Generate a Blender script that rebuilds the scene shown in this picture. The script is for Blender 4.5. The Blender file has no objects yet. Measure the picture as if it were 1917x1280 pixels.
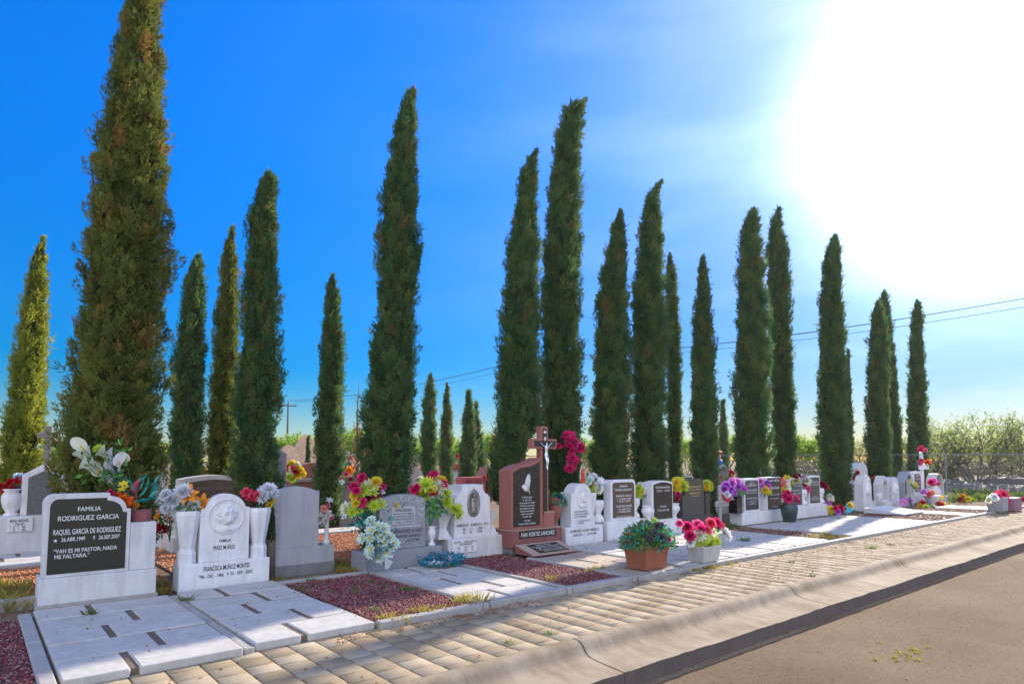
import bpy, math, random
import numpy as np
from mathutils import Vector, Matrix
random.seed(7)
R = math.radians
SC = bpy.context.scene
COL = SC.collection

# ------------------------------------------------------------------ camera
FPX, CXP, HZ, VD = 1200., 958.5, 860., 90.
CYP, EYE = HZ - VD, 1.6
YAW, PIT = R(50.), math.atan(VD / FPX)
cf = Vector((math.cos(PIT) * math.cos(YAW), math.cos(PIT) * math.sin(YAW), math.sin(PIT)))
cr = Vector((math.sin(YAW), -math.cos(YAW), 0))
cu = cr.cross(cf)
cam = bpy.data.cameras.new('camera')
cam.sensor_fit = 'HORIZONTAL'; cam.sensor_width = 36
cam.lens = 36 * FPX / 1917.
cam.shift_y = (CYP - 640) / 1917.
cam.clip_start = .05; cam.clip_end = 3000
camo = bpy.data.objects.new('camera', cam); COL.objects.link(camo)
M = Matrix((cr, cu, -cf)).transposed().to_4x4(); M.translation = (0, 0, EYE)
camo.matrix_world = M
SC.camera = camo

# ------------------------------------------------------------------ sky and sun
SUN_AZ, SUN_EL = R(12.2), R(24.0)
sd = Vector((math.cos(SUN_EL) * math.cos(SUN_AZ), math.cos(SUN_EL) * math.sin(SUN_AZ), math.sin(SUN_EL)))
SKYRAMP = [(0, (.26, .24, .25)), (.06, (.22, .24, .26)), (.2, (.12, .355, .44)), (.45, (.07, .52, .76)), (.8, (.4, .7, .95))]
SKY_FILL = 5.2; HAZE = .00018
W = bpy.data.worlds.new('World'); SC.world = W; W.use_nodes = True
nt = W.node_tree; N = nt.nodes; Lk = nt.links
for n in list(N): N.remove(n)
out = N.new('ShaderNodeOutputWorld'); bg = N.new('ShaderNodeBackground')
sky = N.new('ShaderNodeTexSky'); sky.sky_type = 'NISHITA'; sky.sun_disc = False
sky.sun_elevation = SUN_EL; sky.sun_rotation = R(90) - SUN_AZ
sky.altitude = 1200; sky.air_density = 1.0; sky.dust_density = .35; sky.ozone_density = 3.0
hsv = N.new('ShaderNodeHueSaturation'); hsv.inputs['Saturation'].default_value = 1.75; hsv.inputs['Value'].default_value = 1.0
Lk.new(sky.outputs[0], hsv.inputs['Color'])
tc = N.new('ShaderNodeTexCoord')
dot = N.new('ShaderNodeVectorMath'); dot.operation = 'DOT_PRODUCT'; dot.inputs[1].default_value = sd
Lk.new(tc.outputs['Generated'], dot.inputs[0])
def wm(op, a, b):
    n = N.new('ShaderNodeMath'); n.operation = op
    for i, v in enumerate((a, b)):
        if hasattr(v, 'links'): Lk.new(v, n.inputs[i])
        else: n.inputs[i].default_value = v
    return n.outputs[0]
d0 = wm('MAXIMUM', dot.outputs['Value'], 0.0)
sep = N.new('ShaderNodeSeparateXYZ'); Lk.new(tc.outputs['Generated'], sep.inputs[0]); sepz = sep.outputs[2]
glow = wm('ADD', wm('MULTIPLY', wm('POWER', d0, 110.0), 15.0), wm('MULTIPLY', wm('POWER', d0, 15.0), wm('MINIMUM', wm('ADD', wm('MULTIPLY', wm('MAXIMUM', sepz, 0.0), 1.9), .2), 1.2)))
# thin high cloud near the sun
mp = N.new('ShaderNodeMapping'); mp.inputs['Scale'].default_value = (2.0, 2.0, 9.0)
Lk.new(tc.outputs['Generated'], mp.inputs[0])
nz = N.new('ShaderNodeTexNoise'); nz.inputs['Scale'].default_value = 1.6; nz.inputs['Detail'].default_value = 5
Lk.new(mp.outputs[0], nz.inputs['Vector'])
cl = wm('MULTIPLY', wm('MAXIMUM', wm('SUBTRACT', nz.outputs[0], 0.42), 0.0), wm('MULTIPLY', wm('POWER', d0, 7.0), 2.0))
glow = wm('ADD', glow, cl)
mix = N.new('ShaderNodeMix'); mix.data_type = 'RGBA'; mix.blend_type = 'ADD'
mix.inputs[0].default_value = 1.0
gc = N.new('ShaderNodeVectorMath'); gc.operation = 'SCALE'; gc.inputs[0].default_value = (1.0, .97, .93)
Lk.new(glow, gc.inputs['Scale'])
# clear deep blue ahead, paler and dimmer towards the horizon; added fill light from the half of the sky behind the camera, to lift the shade
el = N.new('ShaderNodeValToRGB'); Lk.new(sep.outputs[2], el.inputs[0])
while len(el.color_ramp.elements) < 5: el.color_ramp.elements.new(.5)
for e_, (p_, c_) in zip(el.color_ramp.elements, SKYRAMP): e_.position = p_; e_.color = (*c_, 1)
tint = N.new('ShaderNodeMix'); tint.data_type = 'RGBA'; tint.blend_type = 'MULTIPLY'; tint.inputs[0].default_value = 1
dim = wm('SUBTRACT', 1.0, wm('MULTIPLY', wm('POWER', d0, 4.0), wm('MULTIPLY', wm('MAXIMUM', wm('SUBTRACT', 1.0, wm('MULTIPLY', sepz, 2.4)), 0.0), .55)))
dimv = N.new('ShaderNodeVectorMath'); dimv.operation = 'SCALE'; Lk.new(hsv.outputs[0], dimv.inputs[0]); Lk.new(dim, dimv.inputs['Scale'])
Lk.new(dimv.outputs[0], tint.inputs[6]); Lk.new(el.outputs[0], tint.inputs[7])
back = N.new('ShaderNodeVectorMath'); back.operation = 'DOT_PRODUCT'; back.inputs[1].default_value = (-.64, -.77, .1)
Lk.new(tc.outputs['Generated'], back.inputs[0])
sky_fill = wm('MULTIPLY', wm('POWER', wm('MAXIMUM', wm('ADD', back.outputs['Value'], -.05), 0.0), .8), SKY_FILL)
sky_fill = wm('MULTIPLY', sky_fill, wm('GREATER_THAN', sep.outputs[2], 0.0))
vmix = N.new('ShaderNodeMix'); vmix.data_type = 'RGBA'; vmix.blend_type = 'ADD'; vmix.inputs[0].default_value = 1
vcol = N.new('ShaderNodeVectorMath'); vcol.operation = 'SCALE'; vcol.inputs[0].default_value = (1.0, .94, .83); Lk.new(sky_fill, vcol.inputs['Scale'])
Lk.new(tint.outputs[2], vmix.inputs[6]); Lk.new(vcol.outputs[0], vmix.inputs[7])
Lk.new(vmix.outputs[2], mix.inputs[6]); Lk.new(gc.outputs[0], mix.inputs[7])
mix2 = N.new('ShaderNodeMix'); mix2.data_type = 'RGBA'; mix2.blend_type = 'ADD'; mix2.inputs[0].default_value = 1
pk = N.new('ShaderNodeVectorMath'); pk.operation = 'SCALE'; pk.inputs[0].default_value = (1.0, .42, .25); Lk.new(wm('MULTIPLY', wm('POWER', d0, 8.0), .45), pk.inputs['Scale'])
Lk.new(mix.outputs[2], mix2.inputs[6]); Lk.new(pk.outputs[0], mix2.inputs[7])
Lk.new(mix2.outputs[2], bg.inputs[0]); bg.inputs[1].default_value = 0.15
Lk.new(bg.outputs[0], out.inputs[0])
sl = bpy.data.lights.new('sun', 'SUN'); sl.energy = 4.3; sl.angle = R(.55); sl.color = (1, .87, .69)
so = bpy.data.objects.new('sun', sl); COL.objects.link(so)
so.rotation_euler = sd.to_track_quat('Z', 'Y').to_euler()
SC.view_settings.view_transform = 'Standard'; SC.view_settings.look = 'None'
SC.view_settings.exposure = 1.42; SC.view_settings.gamma = 1
SC.cycles.max_bounces = 8; SC.cycles.transparent_max_bounces = 8

# ------------------------------------------------------------------ points measured on the ground plan
def ray(px, py): return cf + cr * ((px - CXP) / FPX) + cu * ((CYP - py) / FPX)
def G(px, py, z=0.):
    d = ray(px, py); t = (z - EYE) / d.z
    return d.x * t, d.y * t
def at(px, py, Y):
    d = ray(px, py); t = Y / d.y
    return d.x * t, EYE + d.z * t
def mpp(px, Y):                      # metres per photo pixel at that distance
    x, z = at(px, HZ, Y)
    return Vector((x, Y, 0)).dot(cf) / FPX

# ------------------------------------------------------------------ materials
MATS = {}
def base_mat(name):
    m = bpy.data.materials.new(name); m.use_nodes = True
    t = m.node_tree; t.nodes.clear()
    o = t.nodes.new('ShaderNodeOutputMaterial'); p = t.nodes.new('ShaderNodeBsdfPrincipled')
    t.links.new(p.outputs[0], o.inputs[0])
    return m, t, p, o
def ramp(t, fac, stops):
    r = t.nodes.new('ShaderNodeValToRGB'); e = r.color_ramp.elements
    while len(e) < len(stops): e.new(.5)
    for i, (p, c) in enumerate(stops):
        e[i].position = p; e[i].color = (*c, 1)
    t.links.new(fac, r.inputs[0]); return r.outputs[0]
def noise(t, scale, detail=4, rough=.6, coord='Object', vec=None):
    n = t.nodes.new('ShaderNodeTexNoise'); n.inputs['Scale'].default_value = scale
    n.inputs['Detail'].default_value = detail; n.inputs['Roughness'].default_value = rough
    if vec is None:
        c = t.nodes.new('ShaderNodeTexCoord'); vec = c.outputs[coord]
    t.links.new(vec, n.inputs['Vector']); return n.outputs[0]
def mixc(t, fac, a, b, mode='MIX'):
    m = t.nodes.new('ShaderNodeMix'); m.data_type = 'RGBA'; m.blend_type = mode
    for i, v in ((0, fac), (6, a), (7, b)):
        if hasattr(v, 'links'): t.links.new(v, m.inputs[i])
        elif i == 0: m.inputs[0].default_value = v
        else: m.inputs[i].default_value = (*v, 1)
    return m.outputs[2]
def bump(t, p, h, strength, dist=.01):
    b = t.nodes.new('ShaderNodeBump'); b.inputs['Strength'].default_value = strength; b.inputs['Distance'].default_value = dist
    t.links.new(h, b.inputs['Height']); t.links.new(b.outputs[0], p.inputs['Normal'])
def c3(c, k): return tuple(min(1, x * k) for x in c)
def stone(name, col, rough=.75, var=.16, stain=None, grain=.12, bs=.25, fine=180, streak=.16):
    if name in MATS: return MATS[name]
    m, t, p, o = base_mat(name)
    a = noise(t, 3.5, 6, .65)
    c = ramp(t, a, [(.25, c3(col, 1 - var)), (.55, col), (.8, c3(col, 1 + var * .5))])
    g = noise(t, fine, 2)
    gr = ramp(t, g, [(.3, (1 - grain * 2,) * 3), (.7, (1,) * 3)])
    c = mixc(t, 1.0, c, gr, 'MULTIPLY')
    sm_ = t.nodes.new('ShaderNodeMapping'); sm_.inputs['Scale'].default_value = (9, 9, .9); sc_ = t.nodes.new('ShaderNodeTexCoord'); t.links.new(sc_.outputs['Object'], sm_.inputs[0])
    c = mixc(t, 1.0, c, ramp(t, noise(t, 1.5, 6, .7, vec=sm_.outputs[0]), [(.34, (1 - streak, 1 - streak * 1.05, 1 - streak * 1.15)), (.56, (1, 1, 1))]), 'MULTIPLY')
    if stain:
        s = noise(t, 1.3, 8, .72)
        f = ramp(t, s, [(.48, (0, 0, 0)), (.75, (.75, .75, .75))])
        c = mixc(t, f, c, stain)
    t.links.new(c, p.inputs['Base Color']); p.inputs['Roughness'].default_value = rough
    p.inputs['Specular IOR Level'].default_value = .3
    bump(t, p, g, bs, .004)
    MATS[name] = m; return m
def granite(name, col, speck, rough=.2, scale=160):
    if name in MATS: return MATS[name]
    m, t, p, o = base_mat(name)
    v = noise(t, scale, 2, .7)
    c = ramp(t, v, [(.35, c3(col, .5)), (.5, col), (.62, col), (.72, speck)])
    t.links.new(c, p.inputs['Base Color']); p.inputs['Roughness'].default_value = rough
    p.inputs['Specular IOR Level'].default_value = .4
    MATS[name] = m; return m
def plain(name, col, rough=.6, metal=0., var=.1, scale=20):
    if name in MATS: return MATS[name]
    m, t, p, o = base_mat(name)
    c = ramp(t, noise(t, scale), [(.3, c3(col, 1 - var)), (.7, c3(col, 1 + var))])
    t.links.new(c, p.inputs['Base Color']); p.inputs['Roughness'].default_value = rough
    p.inputs['Metallic'].default_value = metal
    MATS[name] = m; return m
def leafy(name, cols, trans=.35, rough=.6, attr=True, gloss=.2):
    """thin leaf: colours run along the per-face tint attribute"""
    if name in MATS: return MATS[name]
    m, t, p, o = base_mat(name)
    if attr:
        a = t.nodes.new('ShaderNodeAttribute'); a.attribute_name = 'tint'; fac = a.outputs['Fac']
    else:
        fac = noise(t, 9.)
    n = len(cols)
    c = ramp(t, fac, [(i / max(1, n - 1), k) for i, k in enumerate(cols)])
    t.links.new(c, p.inputs['Base Color']); p.inputs['Roughness'].default_value = rough
    p.inputs['Specular IOR Level'].default_value = gloss
    tr = t.nodes.new('ShaderNodeBsdfTranslucent'); t.links.new(c, tr.inputs['Color'])
    mx = t.nodes.new('ShaderNodeMixShader'); mx.inputs[0].default_value = trans
    t.links.new(p.outputs[0], mx.inputs[1]); t.links.new(tr.outputs[0], mx.inputs[2]); t.links.new(mx.outputs[0], o.inputs[0])
    MATS[name] = m; return m

WHITE = stone('white_stone', (.66, .66, .65), stain=(.5, .49, .46))
WHITE2 = stone('white_marble', (.72, .72, .72), grain=.05, rough=.55, stain=(.6, .6, .6))
CREAM = stone('cream_stone', (.6, .58, .54), stain=(.45, .43, .4))
GREYST = stone('grey_stone', (.36, .365, .39), grain=.05, var=.08)
DKCON = stone('dark_concrete', (.2, .2, .2), var=.3)  # plain dark grey for the footings and the planter filling
CONC = stone('concrete', (.4, .385, .36), stain=(.24, .22, .2), bs=.5)
SLABM = stone('slab_concrete', (.52, .51, .48), stain=(.36, .33, .28), bs=.6, grain=.14, var=.2)
TANSLAB = stone('tan_slab', (.42, .36, .29), stain=(.3, .25, .2), bs=.4)
GRAN_G = granite('grey_granite', (.26, .27, .29), (.5, .5, .52), .55, 60)
GRAN_K = granite('black_granite', (.03, .026, .022), (.22, .19, .15), .22, 60)
GRAN_B = granite('brown_granite', (.10, .07, .055), (.3, .24, .2), .25, 60)
GRAN_D = granite('dark_speckled_granite', (.075, .068, .058), (.30, .27, .23), .3, 60)
GRAN_P = granite('dim_grey_granite', (.12, .12, .12), (.36, .36, .36), .6, 45)
PINKST = stone('red_cantera_stone', (.40, .15, .115), var=.12, grain=.2, stain=(.33, .14, .12), rough=.6)
PINKDK = stone('dark_red_cantera', (.30, .11, .10), var=.12, grain=.2, rough=.6)
TANPL = stone('tan_cantera', (.42, .33, .25), var=.12, grain=.15)
TERRA = stone('terracotta', (.34, .115, .06), var=.14, grain=.12, rough=.7)
DKENG = plain('dark_engraving', (.03, .03, .03), .8)
LTENG = plain('white_engraving', (.62, .62, .6), .7)
GOLDENG = plain('gold_engraving', (.6, .45, .12), .5)
REDENG = plain('red_engraving', (.25, .02, .03), .8)
SILVER = plain('silver_metal', (.75, .77, .8), .3, .75)
PEWTER = plain('pewter_relief', (.28, .26, .23), .38, .6, .35, 60)
STEEL = plain('galvanised_steel', (.17, .18, .19), .5, .3)
WOODP = plain('weathered_wood', (.16, .11, .075), .85, 0, .25, 8)
GREYWOOD = plain('grey_painted_wood', (.33, .31, .29), .8, 0, .2, 12)
BLACKG = plain('black_polished_stone', (.012, .012, .013), .15)
DKVASE = granite('dark_green_marble', (.03, .05, .045), (.16, .2, .18), .25, 40)
BARK = plain('cypress_bark', (.12, .085, .06), .9, 0, .35, 14)
TWIG = plain('desert_branch', (.13, .10, .07), .9, 0, .3, 12)
STEMG = plain('stem_green', (.04, .14, .07), .6)
CYPG = leafy('cypress_foliage', [(.045, .105, .045), (.08, .155, .06), (.12, .2, .068), (.17, .24, .075), (.21, .14, .06)], .42, .75, True, .06)
CYPO = leafy('olive_cypress_foliage', [(.08, .105, .03), (.13, .165, .04), (.18, .21, .048), (.23, .24, .055), (.26, .16, .05)], .36, .75, True, .06)
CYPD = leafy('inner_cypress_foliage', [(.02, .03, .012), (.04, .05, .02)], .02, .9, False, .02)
CYPY = leafy('yellow_green_cypress', [(.17, .21, .03), (.25, .29, .04), (.33, .35, .05), (.4, .38, .06)], .5)
MESQ = leafy('desert_tree_leaves', [(.16, .22, .07), (.24, .31, .09), (.34, .39, .13)], .55)
MESQB = leafy('bright_tree_leaves', [(.13, .24, .03), (.22, .36, .04), (.34, .46, .06)], .55)
BROWNL = leafy('dry_brown_leaves', [(.16, .07, .04), (.26, .12, .06), (.36, .2, .1)], .3)
GRASS = leafy('dry_yellow_grass', [(.30, .24, .05), (.42, .33, .07), (.25, .28, .05)], .45)
GRASSG = leafy('green_weeds', [(.06, .12, .03), (.12, .2, .04), (.2, .24, .05)], .4)
LITTER = leafy('fallen_leaves', [(.30, .14, .05), (.24, .10, .04), (.36, .22, .09)], .2)

# ------------------------------------------------------------------ mesh helpers
class MB:
    def __init__(s): s.v = []; s.f = []; s.m = []
    def add(s, vs, fs, mi=0):
        o = len(s.v); s.v += [tuple(v) for v in vs]; s.f += [tuple(i + o for i in f) for f in fs]; s.m += [mi] * len(fs)
    def box(s, x0, x1, y0, y1, z0, z1, mi=0):
        s.add([(x0, y0, z0), (x1, y0, z0), (x1, y1, z0), (x0, y1, z0), (x0, y0, z1), (x1, y0, z1), (x1, y1, z1), (x0, y1, z1)],
              [(0, 3, 2, 1), (4, 5, 6, 7), (0, 1, 5, 4), (1, 2, 6, 5), (2, 3, 7, 6), (3, 0, 4, 7)], mi); return s
    def prism(s, pts, y0, y1, mi=0):          # pts (x,z) anticlockwise seen from -Y
        n = len(pts)
        s.add([(x, y0, z) for x, z in pts] + [(x, y1, z) for x, z in pts],
              [tuple(range(n)), tuple(range(2 * n - 1, n - 1, -1))] + [(i, i + n, (i + 1) % n + n, (i + 1) % n) for i in range(n)], mi); return s
    def ring(s, outp, inn, y0, y1, mi=0):     # frame between two outlines of equal point count
        n = len(outp)
        vs = [(x, y, z) for y in (y0, y1) for P in (outp, inn) for x, z in P]
        fs = []
        for i in range(n):
            j = (i + 1) % n
            fs += [(i, j, n + j, n + i), (2 * n + j, 2 * n + i, 3 * n + i, 3 * n + j), (j, i, 2 * n + i, 2 * n + j), (n + i, n + j, 3 * n + j, 3 * n + i)]
        s.add(vs, fs, mi); return s
    def lathe(s, prof, n=20, cx=0, cy=0, rot=0., sx=1., sy=1., mi=0, wob=0.):
        vs = []; k = len(prof)
        for r, z in prof:
            for i in range(n):
                a = rot + 2 * math.pi * i / n; q = r * (1 + wob * math.sin(a * 3 + z * 9))
                vs.append((cx + q * sx * math.cos(a), cy + q * sy * math.sin(a), z))
        fs = [(j * n + i, j * n + (i + 1) % n, (j + 1) * n + (i + 1) % n, (j + 1) * n + i) for j in range(k - 1) for i in range(n)]
        fs += [tuple(range(n - 1, -1, -1)), tuple(range((k - 1) * n, k * n))]
        s.add(vs, fs, mi); return s
    def tube(s, pts, rad, n=6, mi=0):
        pts = [Vector(p) for p in pts]; k = len(pts)
        if not hasattr(rad, '__len__'): rad = [rad] * k
        vs = []
        for i, p in enumerate(pts):
            d = (pts[min(i + 1, k - 1)] - pts[max(i - 1, 0)]).normalized()
            a = d.cross(Vector((0, 0, 1)) if abs(d.z) < .9 else Vector((1, 0, 0))).normalized(); b = d.cross(a)
            for j in range(n):
                t = 2 * math.pi * j / n
                vs.append(p + (a * math.cos(t) + b * math.sin(t)) * rad[i])
        fs = [(j * n + i, j * n + (i + 1) % n, (j + 1) * n + (i + 1) % n, (j + 1) * n + i) for j in range(k - 1) for i in range(n)]
        fs += [tuple(range(n - 1, -1, -1)), tuple(range((k - 1) * n, k * n))]
        s.add(vs, fs, mi); return s
    def ball(s, c, r, n=10, m=6, sx=1, sy=1, sz=1, mi=0):
        pr = [(max(1e-4, math.sin(math.pi * i / m)), -math.cos(math.pi * i / m)) for i in range(m + 1)]
        vs = [(c[0] + q * r * sx * math.cos(2 * math.pi * i / n), c[1] + q * r * sy * math.sin(2 * math.pi * i / n), c[2] + z * r * sz) for q, z in pr for i in range(n)]
        s.add(vs, [(j * n + i, j * n + (i + 1) % n, (j + 1) * n + (i + 1) % n, (j + 1) * n + i) for j in range(m) for i in range(n)], mi); return s
    def mesh(s, name, mats, smooth=False):
        me = bpy.data.meshes.new(name); me.from_pydata(s.v, [], s.f)
        for m in (mats if isinstance(mats, (list, tuple)) else [mats]): me.materials.append(m)
        me.polygons.foreach_set('material_index', s.m)
        if smooth: me.polygons.foreach_set('use_smooth', [True] * len(s.f))
        me.update(); return me
    def build(s, name, mats, parent=None, smooth=False, bev=0., loc=None):
        o = link(name, s.mesh(name, mats, smooth), parent, loc)
        if bev:
            b = o.modifiers.new('bevel', 'BEVEL'); b.width = bev; b.segments = 2; b.limit_method = 'ANGLE'; b.angle_limit = R(40)
            b.harden_normals = False
        return o
def link(name, me, parent=None, loc=None):
    o = bpy.data.objects.new(name, me); COL.objects.link(o)
    if parent is not None: o.parent = parent
    if loc is not None: o.location = loc
    return o
def tag(o, label, cat, group=None):
    o['label'] = label; o['category'] = cat
    if group: o['group'] = group
    return o
def thing(name, label, cat, loc=(0, 0, 0), group=None, rz=0.):
    o = bpy.data.objects.new(name, None); COL.objects.link(o); o.location = loc; o.rotation_euler = (0, 0, rz)
    o.empty_display_size = .1
    return tag(o, label, cat, group)
def kind(o, k): o['kind'] = k; return o
def npmesh(name, V, F, mats, tint=None, midx=None, smooth=False):
    """V (n,3), F (m,k) same face size"""
    me = bpy.data.meshes.new(name); m, k = F.shape
    me.vertices.add(len(V)); me.vertices.foreach_set('co', V.astype(np.float32).ravel())
    me.loops.add(m * k); me.loops.foreach_set('vertex_index', F.astype(np.int32).ravel())
    me.polygons.add(m); me.polygons.foreach_set('loop_start', np.arange(0, m * k, k, dtype=np.int32))
    me.polygons.foreach_set('loop_total', np.full(m, k, dtype=np.int32))
    for q in (mats if isinstance(mats, (list, tuple)) else [mats]): me.materials.append(q)
    if midx is not None: me.polygons.foreach_set('material_index', midx.astype(np.int32))
    if smooth: me.polygons.foreach_set('use_smooth', np.ones(m, dtype=bool))
    if tint is not None:
        a = me.attributes.new('tint', 'FLOAT', 'FACE'); a.data.foreach_set('value', tint.astype(np.float32))
    me.update(calc_edges=True); return me
def arc(cx, cz, rx, rz, a0, a1, n=10):
    return [(cx + rx * math.cos(R(a0 + (a1 - a0) * i / n)), cz + rz * math.sin(R(a0 + (a1 - a0) * i / n))) for i in range(n + 1)]

_TX = {}
def text_geo(s):
    if s in _TX: return _TX[s]
    c = bpy.data.curves.new('lettering', 'FONT'); c.body = s; c.resolution_u = 3; c.extrude = 0; c.offset = .012
    o = bpy.data.objects.new('lettering', c); COL.objects.link(o)
    me = bpy.data.meshes.new_from_object(o)
    vs = [tuple(v.co) for v in me.vertices]; fs = [tuple(p.vertices) for p in me.polygons]
    bpy.data.objects.remove(o); bpy.data.curves.remove(c); bpy.data.meshes.remove(me)
    _TX[s] = (vs, fs); return vs, fs
def lettering(parent, lines, mat, y=-.006):
    """each line (text, x0, x1, z0, z1) is fitted into its box on the front face; one object per line"""
    res = []
    for s, x0, x1, z0, z1 in lines:
        mb = MB()
        if s in ('STAR', 'CROSS'):
            cx, cz, h = (x0 + x1) / 2, (z0 + z1) / 2, (z1 - z0) / 2
            if s == 'STAR':
                pts = [(cx + h * (1 if i % 2 == 0 else .42) * math.sin(i * math.pi / 5), cz + h * (1 if i % 2 == 0 else .42) * math.cos(i * math.pi / 5)) for i in range(10)]
                mb.add([(a, y, b) for a, b in pts], [tuple(range(9, -1, -1))])
            else:
                w, k = h * .16, h * .55
                mb.add([(a, y, b) for a, b in ((cx - w, cz - h), (cx + w, cz - h), (cx + w, cz + h * .2), (cx + k, cz + h * .2), (cx + k, cz + h * .5), (cx + w, cz + h * .5), (cx + w, cz + h), (cx - w, cz + h), (cx - w, cz + h * .5), (cx - k, cz + h * .5), (cx - k, cz + h * .2), (cx - w, cz + h * .2))], [tuple(range(12))])
            res.append(mb.build('emblem', mat, parent)); continue
        vs, fs = text_geo(s)
        if not vs: continue
        ax = [v[0] for v in vs]; mn, mx = min(ax), max(ax)
        kx = (x1 - x0) / (mx - mn); kz = (z1 - z0) / .73
        mb.add([(x0 + (v[0] - mn) * kx, y, z0 + v[1] * kz) for v in vs], fs)
        res.append(mb.build('lettering', mat, parent))
    return res

# ------------------------------------------------------------------ the setting
def soil_mat():
    m, t, p, o = base_mat('desert_soil')
    a = noise(t, .35, 8, .6); c = ramp(t, a, [(.3, (.17, .12, .08)), (.5, (.23, .17, .112)), (.7, (.29, .225, .15))])
    g = noise(t, 28, 5, .75); c = mixc(t, 1., c, ramp(t, g, [(.3, (.55, .5, .5)), (.6, (1, 1, 1)), (.75, (1.0, .8, .65))]), 'MULTIPLY')
    t.links.new(c, p.inputs['Base Color']); p.inputs['Roughness'].default_value = .95; p.inputs['Specular IOR Level'].default_value = .05; bump(t, p, g, .8, .03)
    return m
def road_mat():
    m, t, p, o = base_mat('dusty_road')
    a = noise(t, .5, 7, .6); c = ramp(t, a, [(.3, (.12, .084, .052)), (.5, (.165, .12, .077)), (.7, (.21, .157, .104))])
    mpn = t.nodes.new('ShaderNodeMapping'); mpn.inputs['Scale'].default_value = (6, 22, 6)
    tcn = t.nodes.new('ShaderNodeTexCoord'); t.links.new(tcn.outputs['Object'], mpn.inputs[0])
    g = noise(t, 2.2, 6, .7, vec=mpn.outputs[0]); c = mixc(t, 1., c, ramp(t, g, [(.3, (.68, .65, .62)), (.65, (1, 1, 1))]), 'MULTIPLY')
    h = noise(t, 70, 3, .8); c = mixc(t, ramp(t, h, [(.66, (0, 0, 0)), (.74, (.7, .7, .7))]), c, (.36, .31, .26))
    t.links.new(c, p.inputs['Base Color']); p.inputs['Roughness'].default_value = .95; p.inputs['Specular IOR Level'].default_value = .08; bump(t, p, h, .7, .015)
    return m
def kerb_mat():
    m, t, p, o = base_mat('kerb_concrete')
    a = noise(t, 1.6, 8, .68); c = ramp(t, a, [(.28, (.19, .145, .095)), (.48, (.30, .25, .185)), (.7, (.365, .31, .235))])
    mpn = t.nodes.new('ShaderNodeMapping'); mpn.inputs['Scale'].default_value = (5, 2, 2)
    tcn = t.nodes.new('ShaderNodeTexCoord'); t.links.new(tcn.outputs['Object'], mpn.inputs[0])
    s = noise(t, 1.2, 5, .7, vec=mpn.outputs[0]); c = mixc(t, 1., c, ramp(t, s, [(.35, (.74, .69, .62)), (.6, (1, 1, 1))]), 'MULTIPLY')
    g = noise(t, 120, 3, .7); c = mixc(t, 1., c, ramp(t, g, [(.3, (.75, .75, .75)), (.65, (1, 1, 1))]), 'MULTIPLY')
    t.links.new(c, p.inputs['Base Color']); p.inputs['Roughness'].default_value = .9; p.inputs['Specular IOR Level'].default_value = .12; bump(t, p, g, .5, .006)
    return m
def paver_mat():
    m, t, p, o = base_mat('paver_concrete')
    a = t.nodes.new('ShaderNodeAttribute'); a.attribute_name = 'tint'
    c = ramp(t, a.outputs['Fac'], [(0, (.29, .235, .155)), (.5, (.355, .295, .205)), (1, (.43, .365, .265))])
    b = noise(t, 2.4, 7, .68); c = mixc(t, 1., c, ramp(t, b, [(.3, (.72, .69, .66)), (.6, (1, 1, 1))]), 'MULTIPLY')
    g = noise(t, 150, 3, .7); c = mixc(t, 1., c, ramp(t, g, [(.3, (.7, .7, .7)), (.65, (1, 1, 1))]), 'MULTIPLY')
    t.links.new(c, p.inputs['Base Color']); p.inputs['Roughness'].default_value = .95; p.inputs['Specular IOR Level'].default_value = .1; bump(t, p, g, .5, .006)
    return m
SOIL = soil_mat()
gm = MB()
prof = [(-400, -.37), (3.6, -.37), (4.2, -.13), (5.85, -.13), (5.9, -.05), (10, -.05), (60, -.06), (500, -.06)]
xs = [-400, -60, -5, 10, 30, 60, 150, 900]
gm.add([(x, y, z) for y, z in prof for x in xs], [(j * 8 + i, j * 8 + i + 1, (j + 1) * 8 + i + 1, (j + 1) * 8 + i) for j in range(7) for i in range(7)])
kind(gm.build('ground', SOIL), 'structure')['label'] = 'sandy desert soil of the cemetery and beyond'
rm = MB(); rm.add([(-40, -9, -.36), (300, -9, -.36), (300, 3.665, -.36), (-40, 3.665, -.36)], [(0, 1, 2, 3)])
kind(rm.build('road', road_mat()), 'structure')
# rolled concrete kerb in cast lengths
km = MB(); KX = [-6, -2.9, .7, 4.32, 8.23, 11.92, 15.4, 18.9, 22.4, 26, 29.6, 33.2, 36.8, 40.4, 44, 60, 80]
KP = [(4.33, -.14), (4.325, -.066), (4.285, -.043), (4.215, -.044), (4.175, -.058), (4.148, -.085), (4.122, -.122), (4.095, -.15), (4.05, -.166), (3.96, -.178), (3.67, -.2), (3.668, -.375)]
rk = random.Random(3)
for a, b in zip(KX, KX[1:]):
    a += .011; b -= .011; n = max(2, int((b - a) / .12)); o = len(KP)
    vs = []
    for i in range(n + 1):
        x = a + (b - a) * i / n; e = rk.uniform(-.012, .006)
        dz = .004 * math.sin(x * 1.7) + .003 * math.sin(x * 4.1)
        vs += [(x, y + (e if j >= 10 else 0), z + (dz if z > -.36 else 0)) for j, (y, z) in enumerate(KP)]
    km.add(vs, [(i * o + j, (i + 1) * o + j, (i + 1) * o + j + 1, i * o + j + 1) for i in range(n) for j in range(o - 1)] +
           [tuple(range(o)), tuple(range(n * o + o - 1, n * o - 1, -1))], 0)
    km.m[-(n * (o - 1) + 2):] = [1 if (q < n * (o - 1) and q % (o - 1) == o - 2) else 0 for q in range(n * (o - 1) + 2)]
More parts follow.
